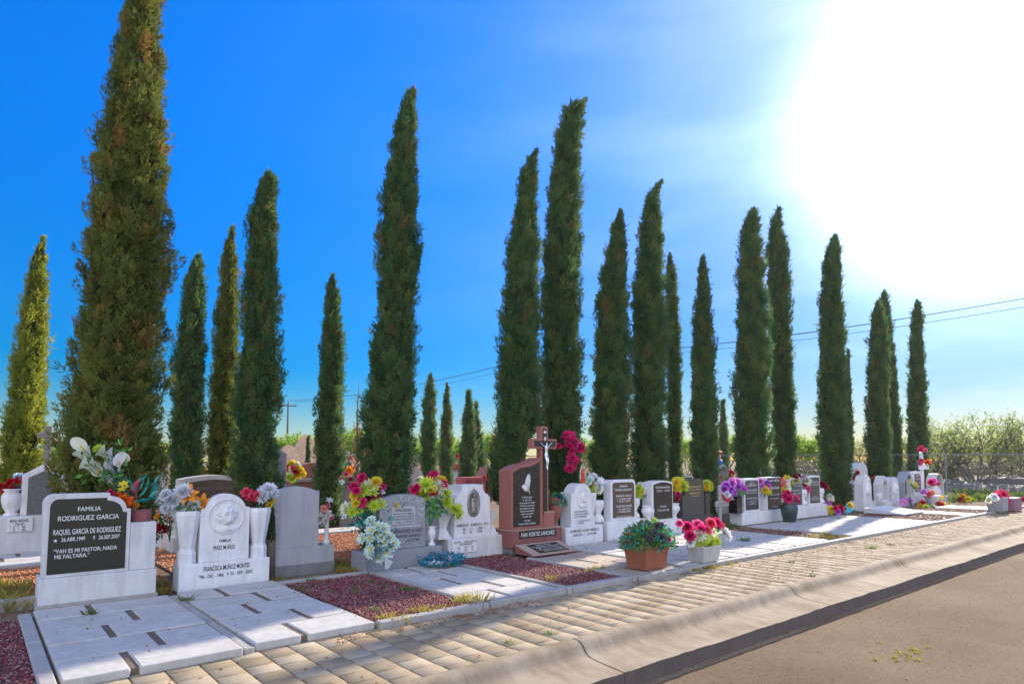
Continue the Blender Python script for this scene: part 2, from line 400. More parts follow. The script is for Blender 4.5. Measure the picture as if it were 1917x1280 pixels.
ko = km.build('kerb', [kerb_mat(), stone('kerb_riser_shade', (.13, .105, .092), var=.12)], smooth=True); kind(ko, 'structure')  # riser colour painted dark to carry the shade of its backlit face
ko.data.shade_smooth() if hasattr(ko.data, 'shade_smooth') else None
ew = ko.modifiers.new('edges', 'EDGE_SPLIT'); ew.split_angle = R(50)
# block paving, courses laid across the path
rp = random.Random(11); V = []; F = []; T = []
x = -4.; ci = 0
while x < 48:
    w = .25
    y = 4.335 - (0 if ci % 2 else .11)
    while y < 5.85:
        y0 = max(y, 4.335) + .007; y1 = min(y + .222, 5.86) - .007
        if y1 - y0 > .04:
            x0, x1 = x + .007, x + w - .007; z = -.07 + rp.uniform(-.002, .002); c = .003
            zt = [z + rp.uniform(-.0006, .0006) for _ in range(4)]; b = len(V); zl = z - .003
            V += [(x0, y0, -.13), (x1, y0, -.13), (x1, y1, -.13), (x0, y1, -.13), (x0, y0, zl), (x1, y0, zl), (x1, y1, zl), (x0, y1, zl),
                  (x0 + c, y0 + c, zt[0]), (x1 - c, y0 + c, zt[1]), (x1 - c, y1 - c, zt[2]), (x0 + c, y1 - c, zt[3])]
            F += [[b + 8, b + 9, b + 10, b + 11]] + [[b + p + i, b + p + (i + 1) % 4, b + q + (i + 1) % 4, b + q + i] for p, q in ((0, 4), (4, 8)) for i in range(4)]
            T += [rp.random()] * 9
        y += .222
    x += w; ci += 1
kind(link('pavement', npmesh('pavement', np.array(V), np.array(F), paver_mat(), np.array(T))), 'structure')
jm = MB(); jm.add([(-4, 4.33, -.09), (48, 4.33, -.09), (48, 5.87, -.09), (-4, 5.87, -.09)], [(0, 1, 2, 3)])
kind(jm.build('pavement_bedding', stone('sand_joint', (.17, .12, .08))), 'structure')

# ---- gravel
def gravel(label, regions, mats, size=.022, dens=1500, z=-.03, seed=1, sheet=True, wts=None):
    rng = np.random.default_rng(seed); Vs = []; Fs = []; Ms = []; off = 0
    oc = np.array([(1, 0, 0), (0, 1, 0), (-1, 0, 0), (0, -1, 0), (0, 0, 1), (0, 0, -.6)], float)
    of = np.array([(0, 1, 4), (1, 2, 4), (2, 3, 4), (3, 0, 4), (1, 0, 5), (2, 1, 5), (3, 2, 5), (0, 3, 5)])
    for (x0, x1, y0, y1) in regions:
        n = int((x1 - x0) * (y1 - y0) * dens)
        P = np.stack([rng.uniform(x0, x1, n), rng.uniform(y0, y1, n), np.full(n, z) + rng.uniform(-.006, .012, n)], 1)
        S = size * rng.uniform(.45, 1.25, (n, 1, 3)); S[:, :, 2] *= .6
        a = rng.uniform(0, 6.28, n); ca, sa = np.cos(a), np.sin(a)
        L = oc[None] * S * rng.uniform(.7, 1.2, (n, 6, 1)); Q = L.copy()
        tl = rng.uniform(-.5, .5, n)[:, None]
        L[:, :, 2] += L[:, :, 0] * tl
        Q[:, :, 0] = L[:, :, 0] * ca[:, None] - L[:, :, 1] * sa[:, None]; Q[:, :, 1] = L[:, :, 0] * sa[:, None] + L[:, :, 1] * ca[:, None]; Q[:, :, 2] = L[:, :, 2]
        Vs.append((Q + P[:, None]).reshape(-1, 3)); Fs.append((of[None] + (np.arange(n) * 6)[:, None, None] + off).reshape(-1, 3)); off += n * 6
        Ms.append(np.repeat(rng.choice(len(mats) - 1, n, p=wts), 8))
        if sheet:
            pass
    V = np.concatenate(Vs); F = np.concatenate(Fs); MI = np.concatenate(Ms)
    if sheet:
        b = len(V); ex = []; ef = []
        for (x0, x1, y0, y1) in regions:
            ex += [(x0, y0, z), (x1, y0, z), (x1, y1, z), (x0, y1, z)]; ef += [(b, b + 1, b + 2), (b, b + 2, b + 3)]; b += 4
        V = np.concatenate([V, np.array(ex)]); F = np.concatenate([F, np.array(ef)]); MI = np.concatenate([MI, np.full(len(ef), len(mats) - 1)])
    o = link('gravel', npmesh('gravel', V, F, mats, midx=MI)); kind(o, 'stuff'); o['label'] = label; o['category'] = 'gravel'; return o
RG = [stone('red_gravel', (.22, .045, .055), var=.3, fine=40), stone('dark_red_gravel', (.15, .04, .05), var=.3, fine=40), stone('pink_gravel', (.30, .11, .11), var=.2, fine=40),
      stone('pale_gravel', (.30, .23, .2), var=.2, fine=40), stone('red_dust', (.15, .07, .06), var=.35, fine=30)]
RW = [.34, .27, .23, .16]
OG = [stone('orange_gravel', (.58, .19, .07), var=.25, fine=40), stone('rust_gravel', (.42, .13, .06), var=.3, fine=40), stone('buff_gravel', (.5, .3, .17), var=.2, fine=40), stone('orange_dust', (.38, .2, .10), var=.3, fine=30)]
BG = [stone('brown_gravel', (.2, .12, .09), var=.3, fine=40), stone('red_gravel', (.2, .06, .07)), stone('tan_gravel', (.3, .22, .16), var=.2, fine=40), stone('brown_dust', (.16, .11, .08), var=.3, fine=30)]
gravel('dark red gravel filling the bordered plot between the white slab and the granite headstone slab', [(3.2, 4.4, 5.92, 8.42)], RG, .02, 2600, seed=2, wts=RW)
gravel('dark red gravel in front of the white headstone with the oval relief', [(5.88, 7.0, 5.92, 8.72)], RG, .02, 2200, seed=3, wts=RW)
gravel('red gravel at the lower left corner beside the concrete edging', [(-.9, .43, 5.0, 8.3)], RG, .02, 2200, seed=4, wts=RW)
gravel('orange gravel of the sunlit aisle behind the front row', [(.3, 2.1, 9.1, 12.6), (2.3, 7.0, 9.5, 13.5), (-1.6, .3, 8.6, 12.6), (4.2, 4.45, 8.6, 9.7)], OG, .026, 900, z=-.035, seed=5)
gravel('grit and small stones lying on the dusty road', [(3.6, 30, -3.5, 3.6)], [stone('road_grit', (.3, .25, .2), var=.3, fine=40), stone('dark_road_grit', (.14, .11, .09), var=.3, fine=40), stone('road_grit', (.3, .25, .2))], .009, 26, z=-.358, seed=9, sheet=False)
gravel('brown leaf strewn gravel between the white slabs on the right', [(13.35, 14.35, 5.9, 8.4), (19.45, 21.9, 5.9, 8.3), (23.2, 24.8, 5.9, 8.2)], BG, .03, 420, seed=6)

# ---- grave slabs
def slab(label, x0, x1, y0, y1, mat, course=.545, seed=1, top=0., front=True, splits=(.38, .62), cat='grave cover', gap=.02):
    t = thing('grave_slab', label, cat, (x0, y0, 0), 'slab covers of the graves')
    r = random.Random(seed); mb = MB(); w = x1 - x0; n = max(1, round((y1 - y0) / course)); c = (y1 - y0) / n
    for i in range(n):
        s = w * (splits[i % 2] + r.uniform(-.02, .02)); g = gap * 1.6
        z = top + r.uniform(-.006, .004)
        a = 0.
        for b, e in ((0, s - g), (s + g, w)):
            mb.box(b, e, i * c + gap * .62 + r.uniform(0, .004), (i + 1) * c - gap * .62 - r.uniform(0, .004), top - .075, z + r.uniform(-.004, .004))
    mb.build('slab', mat, t, bev=.014)
    bm_ = MB().box(.01, w - .01, .05, y1 - y0, -.16, top - .013); bm_.build('bedding', stone('slab_bedding', (.16, .125, .095), var=.35), t)
    return t
slab('first white concrete slab cover, in front of the black plaque family headstone', .57, 1.85, 5.76, 8.6, SLABM, seed=3)
slab('white concrete slab cover in front of the medallion headstone, dark joints between its courses', 1.97, 3.13, 5.82, 8.68, SLABM, seed=5)
slab('pale slab cover in front of the grey granite headstone, teal wreath lying on it', 4.56, 5.74, 5.95, 8.5, SLABM, seed=8, top=-.012)
slab('tan slab cover in front of the red cross monument, terracotta planter standing on it', 7.14, 8.26, 5.88, 7.94, TANSLAB, seed=9, top=-.005)
slab('white slab cover in front of the headstone with the red robed statuette', 8.36, 9.62, 5.88, 8.62, SLABM, seed=12, top=0)
slab('white slab cover in front of the brown plaque headstone', 9.72, 10.98, 5.88, 8.62, SLABM, seed=13)
slab('white slab cover in front of the black plaque headstone beside the granite one', 11.08, 13.25, 5.88, 8.5, SLABM, seed=14, course=.6)
slab('long white slab cover before the purple flowers and the dark vase', 14.45, 16.9, 5.88, 8.4, SLABM, seed=15, course=.6)
slab('pale slab cover streaked with tree shadow before the rightmost plaque of the group of four', 16.98, 19.35, 5.88, 8.3, SLABM, seed=16, course=.6)
slab('narrow sunlit slab strip before the small medallion stones', 22.0, 23.1, 5.88, 8.1, SLABM, seed=17, course=.7)
slab('sunlit slab strip before the white cross at the far end', 25.0, 26.6, 5.9, 8.0, SLABM, seed=18, course=.7)
slab('white slab cover below the house shaped headstone at far left', .0, 1.1, 13.0, 14.1, SLABM, seed=19)

def edging(label, segs, mat=CONC, z1=.02, bev=.012):
    mb = MB()
    for x0, x1, y0, y1 in segs: mb.box(x0, x1, y0, y1, -.13, z1)
    o = mb.build('edging_kerb', mat, bev=bev); tag(o, label, 'edging', 'concrete edging of the plots'); return o
edging('concrete edging strip along the left side of the first white slab', [(.435, .545, 5.7, 7.1), (.435, .545, 7.115, 8.5)], z1=.0)
edging('narrow concrete channel between the first two white slabs', [(1.868, 1.955, 5.8, 8.6)], z1=-.02)
edging('concrete border round the dark red gravel plot, front piece chipped', [(3.16, 4.43, 5.78, 5.9), (4.44, 4.53, 5.78, 8.5), (3.15, 4.44, 8.5, 8.6)], z1=.0)
edging('concrete border round the gravel before the oval relief headstone', [(4.56, 5.76, 5.8, 5.92), (5.775, 5.865, 5.8, 8.6), (5.87, 7.0, 5.78, 5.9), (7.015, 7.11, 5.78, 8.0)], z1=.005)
edging('long low concrete edging along the paved path towards the far end', [(7.13 + i * 2.2, 7.12 + (i + 1) * 2.2, 5.765, 5.862) for i in range(10)], z1=-.005)
edging('broken curved kerb piece among yellow weeds at far left', [(.12, .24, 9.0, 9.9), (-.3, .1, 8.8, 8.95), (.3, .62, 8.95, 9.1)], z1=.08)
edging('pale concrete aisle strip behind the front row at left', [(-.5, 2.2, 12.3, 12.8)], SLABM, z1=.02)
edging('pale concrete strip in the aisle behind the blank grey stone', [(2.4, 7.5, 13.6, 14.4)], SLABM, z1=.0)

# ------------------------------------------------------------------ cypress trees
def cypress(label, sil, Y, seed, mat=None, dens=1.0, trunk=None, twigs=(), brown=.03, wind=.25, group='cypress trees of the cemetery', tip=1.0):
    """sil: (py, left px, right px) read off the photograph, turned into a round crown that stands at depth Y"""
    rng = np.random.default_rng(seed); mat = mat or CYPG
    rows = []
    for py, xl, xr in sil:
        a = at(xl, py, Y); b = at(xr, py, Y); d = ray((xl + xr) / 2, py)
        rows.append((b[1], (a[0] + b[0]) / 2, max(.02, (b[0] - a[0]) / 2 * d.y / math.hypot(d.x, d.y))))
    rows.sort(); rows.append((rows[-1][0] + .03, rows[-1][1] + .02, .012)); Z = np.array([r[0] for r in rows]); XC = np.array([r[1] for r in rows]); RR = np.array([r[2] for r in rows])
    if trunk is None and Z[0] > .15:
        Z = np.concatenate([[.06], Z]); XC = np.concatenate([[XC[0]], XC]); RR = np.concatenate([[RR[0] * .8], RR])
    bx = XC[0]; scale = mpp((sil[0][1] + sil[0][2]) / 2, Y) * FPX / 12.   # relative to a tree 12 m off
    root = thing('cypress_tree', label, 'tree', (bx, Y, -.05), group)
    H = Z[-1] - Z[0]
    ph = rng.uniform(0, 6.28, 8)
    def lump(az, z):
        return 1 + .10 * np.sin(3 * az + 1.3 * z + ph[0]) + .07 * np.sin(5 * az - 2.1 * z + ph[1]) + 0.075 * np.sin(2 * az + 4.3 * z + ph[2]) + .05 * np.sin(7 * az + 6.7 * z + ph[3]) + .05 * np.sin(11 * z + ph[4] + 2 * az)
    # crown: puffs of short scaly sprigs, longer than wide, set over the surface
    area = np.trapezoid(RR * 6.28, Z) if hasattr(np, 'trapezoid') else np.trapz(RR * 6.28, Z)
    s = max(.8, scale) ** .8
    n = int(area * 150 * dens / s ** 1.6)
    zz = np.linspace(Z[0], Z[-1], 400); w = np.interp(zz, Z, RR) + .05; cdf = np.cumsum(w); cdf /= cdf[-1]
    z = np.interp(rng.uniform(0, 1, n), cdf, zz); az = rng.uniform(0, 6.283, n)
    r = np.interp(z, Z, RR); xc = np.interp(z, Z, XC) - bx
    r = r * (1 - .32 * np.exp(-(Z[-1] - z) / .45)); lp = lump(az, z); q = rng.uniform(.55, 1.0, n)
    q = np.where(rng.uniform(0, 1, n) < .035, rng.uniform(1.0, 1.14, n), q)
    u = (z - Z[0]) / max(H, .1)
    rad = np.maximum(r * lp * q - .04 * s, .004)
    P = np.stack([xc + rad * np.cos(az), rad * np.sin(az), z], 1)
    up = 1.1 + .5 * u; outw = .62 - .3 * u
    D = np.stack([outw * np.cos(az) + wind * (u ** 3 * 1.8 + .12), outw * np.sin(az), up], 1) + rng.normal(0, .16, (n, 3))
    D /= np.linalg.norm(D, axis=1, keepdims=True)
    K = 46
    pr = rng.uniform(.6, 1.25, n) * s * np.clip(.35 + r / .35, .45, 1.)       # puff size
    off = rng.normal(0, 1, (n, K, 3)); off /= np.linalg.norm(off, axis=2, keepdims=True); off *= rng.uniform(.2, 1, (n, K, 1)) ** .5
    along = (off * D[:, None, :]).sum(2, keepdims=True)
    base = P[:, None, :] + (off * .052 + D[:, None, :] * along * .075) * pr[:, None, None]
    d = D[:, None, :] * .75 + off * .8 + rng.normal(0, .25, (n, K, 3)); d /= np.linalg.norm(d, axis=2, keepdims=True)
    wv = np.cross(d, rng.normal(0, 1, (n, K, 3))); wv /= np.linalg.norm(wv, axis=2, keepdims=True) + 1e-6
    l = pr[:, None, None] * .046 * rng.uniform(.6, 1.5, (n, K, 1)); wd = .0105 * s * rng.uniform(.7, 1.3, (n, K, 1))
    # ragged longer leaders here and there
    lead = rng.uniform(0, 1, (n, K, 1)) < .025 + .10 * (u[:, None, None] > .92); l = np.where(lead, l * 2.8, l)
    a = base - wv * wd * .5; b = base + wv * wd; tp = base + d * l; c = base + d * l * .6 - wv * wd * .8
    V = np.stack([a, b, tp, c], 2).reshape(-1, 3)
    m = n * K; F = np.arange(m * 4).reshape(m, 4)
    cl = .42 + .16 * np.sin(4 * az + 3 * z + ph[5]) + .14 * np.sin(9 * z + 2 * az + ph[6]) + rng.normal(0, .17, n)
    br = (rng.uniform(0, 1, n) < brown * .6) | (np.sin(az * 2 + z * 1.1 + ph[7]) * np.sin(z * 2.3 + ph[0]) > 1 - brown)
    cl = np.clip(cl * .85, 0, .78); cl[br] = 1.
    T = np.clip(np.repeat(cl, K) + rng.normal(0, .06, m), 0, 1)
    link('crown', npmesh('crown', V, F, mat, T), root)
    # dense inner foliage
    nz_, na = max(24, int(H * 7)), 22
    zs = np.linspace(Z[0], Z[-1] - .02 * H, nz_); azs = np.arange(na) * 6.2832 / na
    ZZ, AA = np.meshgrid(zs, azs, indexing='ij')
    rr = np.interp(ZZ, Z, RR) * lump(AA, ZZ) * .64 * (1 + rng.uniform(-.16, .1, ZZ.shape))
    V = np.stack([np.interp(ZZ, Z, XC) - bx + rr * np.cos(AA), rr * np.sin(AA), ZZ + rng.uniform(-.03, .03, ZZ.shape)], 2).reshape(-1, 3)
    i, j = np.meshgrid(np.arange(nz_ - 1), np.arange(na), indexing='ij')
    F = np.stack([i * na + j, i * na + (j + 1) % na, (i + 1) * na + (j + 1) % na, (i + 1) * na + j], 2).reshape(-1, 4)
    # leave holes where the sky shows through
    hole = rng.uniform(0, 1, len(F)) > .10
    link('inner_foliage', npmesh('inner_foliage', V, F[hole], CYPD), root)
    t = MB(); tw = .055 + .012 * H
    if trunk: t.tube([(p[0] - bx, p[1] - Y, p[2]) for p in trunk], [tw * 1.1, tw * .95, tw * .85, tw * .5][:len(trunk)], 10)
    else: t.tube([(0, 0, 0), (0, 0, .5), (np.interp(Z[0] + H * .5, Z, XC) - bx, 0, Z[0] + H * .5), (np.interp(Z[0] + H * .9, Z, XC) - bx, 0, Z[0] + H * .9)], [tw, tw * .9, tw * .5, .015], 8)
    t.build('trunk', BARK, root, smooth=True)
    return root

CY1 = 10.3
cypress('huge tapering cypress cut off by the top of the photo, behind the leftmost front headstone',
        [(-75, 258, 285), (-40, 240, 298), (0, 227, 302), (67, 217, 303), (134, 205, 305), (235, 190, 312), (336, 170, 319), (430, 158, 319), (537, 146, 312), (638, 134, 304), (740, 118, 307), (806, 104, 309), (860, 104, 308), (920, 104, 305), (1000, 130, 290)], CY1, 1, mat=CYPO, brown=.11, dens=1.15)
cypress('short yellow green cypress at the left edge of the photo', [(443, 74, 88), (500, 50, 90), (600, 31, 92), (700, 17, 92), (800, 2, 90), (860, -6, 88), (920, -10, 84)], 17.5, 2, mat=CYPY)
cypress('slim dark cypress just right of the huge one, behind the dark framed plaque', [(478, 362, 382), (500, 348, 384), (560, 337, 385), (650, 326, 386), (750, 319, 384), (860, 313, 380), (920, 312, 376)], 14.5, 3)
cypress('slim bright green cypress with a pointed tip, second right of the huge one', [(424, 430, 441), (470, 414, 443), (540, 407, 449), (650, 397, 448), (760, 389, 444), (860, 386, 442), (920, 386, 440)], 15.5, 4, mat=CYPO)
cypress('dark cypress with a ragged flat top behind the blank grey headstone', [(326, 487, 515), (340, 477, 528), (370, 473, 523), (450, 458, 523), (540, 451, 522), (640, 448, 527), (720, 436, 527), (800, 432, 520), (880, 430, 526), (960, 446, 520), (1010, 465, 500)], CY1, 5, brown=.05)
cypress('lone slim cypress beside the sand heap', [(512, 615, 628), (560, 606, 638), (640, 599, 644), (720, 592, 645), (800, 588, 645), (860, 588, 646), (915, 592, 640)], 15., 6)
cypress('tall cypress leaning right behind the grey granite headstone', [(165, 766, 780), (180, 755, 783), (200, 746, 782), (260, 733, 781), (350, 719, 783), (440, 704, 786), (540, 704, 781), (620, 696, 779), (700, 684, 778), (780, 677, 777), (860, 670, 775), (920, 668, 770)], CY1, 7, brown=.03)
far = 'small far cypresses'
cypress('far small cypress, leftmost of the four beyond the white relief headstone', [(700, 801, 810), (730, 794, 815), (780, 790, 817), (860, 787, 817), (900, 790, 815)], 27, 8, group=far)
cypress('far small cypress with a wispy dead tip beyond the white relief headstone', [(716, 835, 838), (745, 830, 843), (790, 825, 846), (860, 823, 850), (905, 825, 848)], 26, 9, brown=.3, group=far)
cypress('far small cypress, the broader one of the overlapping right pair', [(730, 872, 881), (760, 869, 886), (800, 864, 890), (860, 860, 893), (900, 862, 890)], 28, 10, group=far)
cypress('far small cypress half hidden at the right of its broader neighbour', [(752, 889, 893), (800, 885, 900), (860, 886, 908), (895, 888, 906)], 30, 11, group=far)
tx0 = at(972, 900, CY1)[0]
cypress('tall cypress with a bare trunk showing at its foot, behind the red cross monument', [(281, 999, 1009), (320, 972, 1007), (390, 962, 1006), (480, 944, 1007), (560, 937, 1009), (660, 931, 1012), (740, 928, 1016), (800, 921, 1010), (840, 918, 985), (870, 915, 962), (905, 912, 955), (930, 918, 950)], CY1, 12, trunk=[(tx0, CY1, 0), (tx0, CY1, .9), (tx0 + .03, CY1, 2.0), (tx0 + .1, CY1, 4.5)])
cypress('very tall cypress with its tip bent right by the wind, behind the red cross', [(187, 1090, 1102), (196, 1078, 1100), (215, 1052, 1096), (250, 1043, 1091), (300, 1032, 1088), (400, 1019, 1088), (500, 1012, 1088), (600, 1009, 1088), (700, 1009, 1088), (790, 1010, 1089), (860, 1015, 1091), (910, 1020, 1085)], CY1 + .6, 13, wind=.4)
cypress('mid height cypress with a reddish brown patch behind the headstone with the red robed statuette', [(394, 1155, 1166), (420, 1145, 1172), (460, 1136, 1173), (530, 1119, 1175), (620, 1112, 1178), (700, 1109, 1181), (800, 1104, 1181), (870, 1103, 1178), (900, 1105, 1176)], CY1, 14, brown=.1, dens=1.2)
cypress('tall pointed cypress with a hooked tip, behind the brown plaque headstone', [(338, 1235, 1242), (352, 1221, 1239), (380, 1203, 1236), (440, 1196, 1241), (540, 1184, 1244), (640, 1180, 1247), (740, 1178, 1247), (840, 1181, 1248), (900, 1184, 1246)], CY1, 15, wind=.4, dens=1.2)
cypress('thin cypress squeezed behind the right side of the hooked tip cypress', [(475, 1249, 1258), (520, 1244, 1268), (600, 1244, 1272), (700, 1246, 1275), (800, 1248, 1277), (895, 1250, 1277)], 13.6, 16)
cypress('single narrow cypress behind the dark granite headstone', [(482, 1308, 1322), (510, 1305, 1327), (560, 1299, 1331), (640, 1293, 1337), (720, 1292, 1341), (800, 1292, 1344), (870, 1293, 1345), (930, 1299, 1346)], CY1, 17, dens=1.2)
cypress('far little cypress above the arched niche shrine', [(751, 1350, 1356), (790, 1347, 1360), (840, 1346, 1364), (890, 1347, 1364)], 24, 18, group=far)
cypress('twin topped wind bent cypress behind the purple flowers', [(392, 1405, 1418), (405, 1396, 1420), (430, 1388, 1425), (480, 1380, 1427), (560, 1377, 1436), (660, 1374, 1443), (760, 1371, 1443), (860, 1372, 1440), (905, 1376, 1438)], CY1, 19, wind=.4, dens=1.2)
cypress('tall cypress touching the right side of the twin topped one', [(394, 1452, 1465), (430, 1440, 1465), (480, 1434, 1478), (560, 1434, 1480), (660, 1440, 1485), (760, 1443, 1488), (860, 1443, 1489), (900, 1445, 1487)], 11.6, 20, dens=1.2)
cypress('stout cypress between the group of four plaques and the small white niches', [(443, 1557, 1569), (460, 1549, 1573), (500, 1539, 1576), (580, 1532, 1581), (660, 1529, 1583), (740, 1529, 1587), (840, 1530, 1591), (910, 1534, 1594), (948, 1540, 1592)], 9.4, 21, dens=1.2)
cypress('thin cypress peeking out at the right of the stout one', [(655, 1586, 1590), (700, 1584, 1593), (760, 1583, 1596), (860, 1584, 1600), (900, 1585, 1600)], 13.5, 22)
cypress('front cypress of the overlapping pair behind the small white niches', [(566, 1638, 1647), (590, 1630, 1655), (620, 1627, 1662), (700, 1621, 1664), (800, 1620, 1666), (860, 1619, 1668), (905, 1622, 1665)], CY1, 23, dens=1.2)
cypress('taller rear cypress of the overlapping pair behind the small white niches', [(546, 1650, 1660), (570, 1645, 1665), (640, 1652, 1673), (740, 1655, 1681), (840, 1658, 1690), (895, 1660, 1690)], 12.2, 24, dens=1.2)
cypress('rightmost cypress of the row behind the white cross', [(568, 1711, 1726), (590, 1706, 1727), (660, 1701, 1730), (740, 1699, 1735), (820, 1698, 1738), (880, 1699, 1742), (915, 1702, 1742)], CY1, 25, dens=1.2)
cypress('young cypress at the left foot of the rightmost cypress', [(795, 1703, 1708), (830, 1699, 1713), (890, 1698, 1716)], 9.9, 26)
cypress('tiny cypress before the sand heap', [(818, 574, 579), (840, 571, 582), (868, 570, 583)], 21, 27, group=far)
cypress('low evergreen shrub between the medallion headstone and the blank grey stone', [(925, 503, 510), (960, 497, 518), (1000, 497, 520), (1030, 500, 514)], 9.0, 28, group=None)
# dead, brown-leaved sapling
def sapling():
    X, Z = at(668, 905, 17); t = thing('dead_sapling', 'dry brown leaved sapling with a bare twig top, left of the tall leaning cypress', 'tree', (X, 17, -.05))
    r = random.Random(4); mb = MB(); mb.tube([(0, 0, 0), (.03, 0, 1.5), (-.03, 0, 3.0), (.02, 0, 3.9)], [.05, .035, .02, .004], 6)
    for i in range(26):
        z = r.uniform(1.2, 3.6); a = r.uniform(0, 6.28); l = r.uniform(.15, .45) * (1.2 - z / 4.5)
        mb.tube([(0, 0, z), (l * math.cos(a), l * math.sin(a), z + l * .8)], [.009, .003], 4)
    mb.build('trunk', TWIG, t)
    n = 900; rng = np.random.default_rng(5); z = rng.uniform(.3, 2.7, n); a = rng.uniform(0, 6.28, n); q = rng.uniform(0, .32, n) * (1.15 - z / 4)
    V, F, T = leafcards(np.stack([q * np.cos(a), q * np.sin(a), z], 1), .05, .022, rng); link('crown', npmesh('crown', V, F, BROWNL, T), t)
def leafcards(P, l, w, rng, droop=0.):
    n = len(P); d = rng.normal(0, 1, (n, 3)); d[:, 2] -= droop; d /= np.linalg.norm(d, axis=1, keepdims=True)
    s = np.cross(d, rng.normal(0, 1, (n, 3))); s /= np.linalg.norm(s, axis=1, keepdims=True)
    L = l * rng.uniform(.6, 1.3, (n, 1)); Wd = w * rng.uniform(.7, 1.3, (n, 1))
    V = np.stack([P, P + d * L * .5 + s * Wd, P + d * L, P + d * L * .5 - s * Wd], 1).reshape(-1, 3)
    return V, np.arange(n * 4).reshape(n, 4), rng.uniform(0, 1, n)
sapling()

# ------------------------------------------------------------------ trees of the desert behind the fence
def desert_tree(name, seed, h=3.2, spread=2.6, leaves=2300, mat=None, ll=.12, lw=.03, stems=6):
    r = random.Random(seed); rng = np.random.default_rng(seed); mb = MB(); tips = []
    def grow(p, d, l, rad, k):
        q = p + d * l * .5 + Vector((r.uniform(-.08, .08), r.uniform(-.08, .08), r.uniform(-.03, .06))) * l
        e = p + d * l + Vector((0, 0, .05 * l)); mb.tube([p, q, e], [rad, rad * .85, rad * .65], 5 if k > 1 else 7)
        if k >= 1: tips.append((q, l)); tips.append((e, l))
        if k < 4:
            for _ in range(3 if k < 2 else 2):
                nd = (d + Vector((r.uniform(-1, 1), r.uniform(-1, 1), r.uniform(-.35, .7))) * .75).normalized()
                grow(e, nd, l * r.uniform(.6, .8), rad * .6, k + 1)
    for i in range(stems):
        a = 6.28 * i / stems + r.uniform(-.4, .4)
        grow(Vector((.1 * math.cos(a), .1 * math.sin(a), 0)), Vector((math.cos(a) * .55 * spread / 2.6, math.sin(a) * .55 * spread / 2.6, 1)).normalized(), h * .34, .045, 0)
    C = np.array([tuple(t[0]) for t in tips]); S = np.array([t[1] for t in tips])
    i = rng.integers(0, len(C), leaves); P = C[i] + rng.normal(0, .24, (leaves, 3)) * (S[i][:, None] + .25)
    P = P[P[:, 2] > .05]
    V, F, T = leafcards(P, ll, lw, rng, .3)
    return mb.mesh('trunk', TWIG, True), npmesh('crown', V, F, mat or MESQ, T)
DT = [desert_tree('a', 31, mat=MESQ), desert_tree('b', 32, 3.0, 3.2, mat=MESQ), desert_tree('c', 33, 3.4, 2.4, 5500, MESQB, .15, .06), desert_tree('d', 34, 3.6, 2.2, 5500, MESQB, .15, .06)]
def plant(v, label, px, k, sc, rz, group, name='desert_tree'):
    """stands k metres ahead of the camera, under photo column px"""
    d = cf.copy(); d.z = 0; d.normalize(); p = d * k + cr * ((px - CXP) / FPX * k)
    t = thing(name, label, 'tree', (p.x, p.y, -.06), group, rz); t.scale = (sc,) * 3
    link('trunk', DT[v][0], t); link('crown', DT[v][1], t)
    return t
mg = 'feathery desert trees behind the wire fence'
for i, (v, px, k, sc, s) in enumerate([
    (0, 1768, 38, .95, 'feathery desert tree close behind the fence post at right'), (1, 1822, 36, 1.5, 'spreading desert tree with crooked bare limbs, third from the right edge'),
    (0, 1880, 38, .9, 'feathery desert tree second from the right edge'), (1, 1945, 36, 1.3, 'feathery desert tree cut off by the right edge'),
    (1, 1795, 46, .9, 'paler desert tree filling the gap behind the crooked limbed one'), (0, 1855, 50, .95, 'paler desert tree farther back near the right edge'), (0, 1915, 50, .95, 'paler desert tree farther back at the right edge'),
    (0, 1600, 45, 1.0, 'thin desert tree seen between the stout cypress and the overlapping pair'), (1, 1690, 46, 1.0, 'desert tree seen just left of the rightmost cypress'), (2, 1512, 44, .95, 'bright green tree seen left of the stout cypress'),
    (1, 1745, 40, 1.25, 'low desert bush right behind the rightmost cypress')]):
    plant(v, s, px, k, sc, i * 1.3, mg)
bgp = 'bright green trees behind the cemetery'
for i, (v, px, k, sc, s) in enumerate([
    (2, 500, 66, 1.15, 'leafy tree behind the dark ragged topped cypress'), (2, 535, 64, 1.15, 'leafy tree behind the foot of the power pole'), (3, 585, 60, 1.1, 'leafy tree just left of the lone slim cypress'), (2, 650, 52, 1.1, 'bright leafy tree right of the lone slim cypress'), (3, 678, 56, 1.2, 'bright leafy tree behind the dead sapling'),
    (3, 775, 50, .95, 'bright tree left of the four far cypresses'), (2, 822, 52, .95, 'bright tree between the two left far cypresses'), (3, 858, 50, .95, 'bright tree between the middle far cypresses'), (2, 905, 48, 1.0, 'paler tree right of the four far cypresses'), (3, 925, 54, 1.05, 'tree half hidden behind the cypress with the bare trunk'),
    (2, 1098, 46, .9, 'tree glimpsed right of the wind bent cypress'), (3, 1285, 50, .9, 'tree glimpsed left of the single narrow cypress'), (2, 1362, 48, 1., 'tree glimpsed right of the far little cypress'),
    (3, 300, 62, .9, 'tree glimpsed right of the huge cypress'), (2, 110, 60, .8, 'tree glimpsed left of the huge cypress')]):
    plant(v, s, px, k, sc, i * 1.7 + .4, bgp, 'leafy_tree')
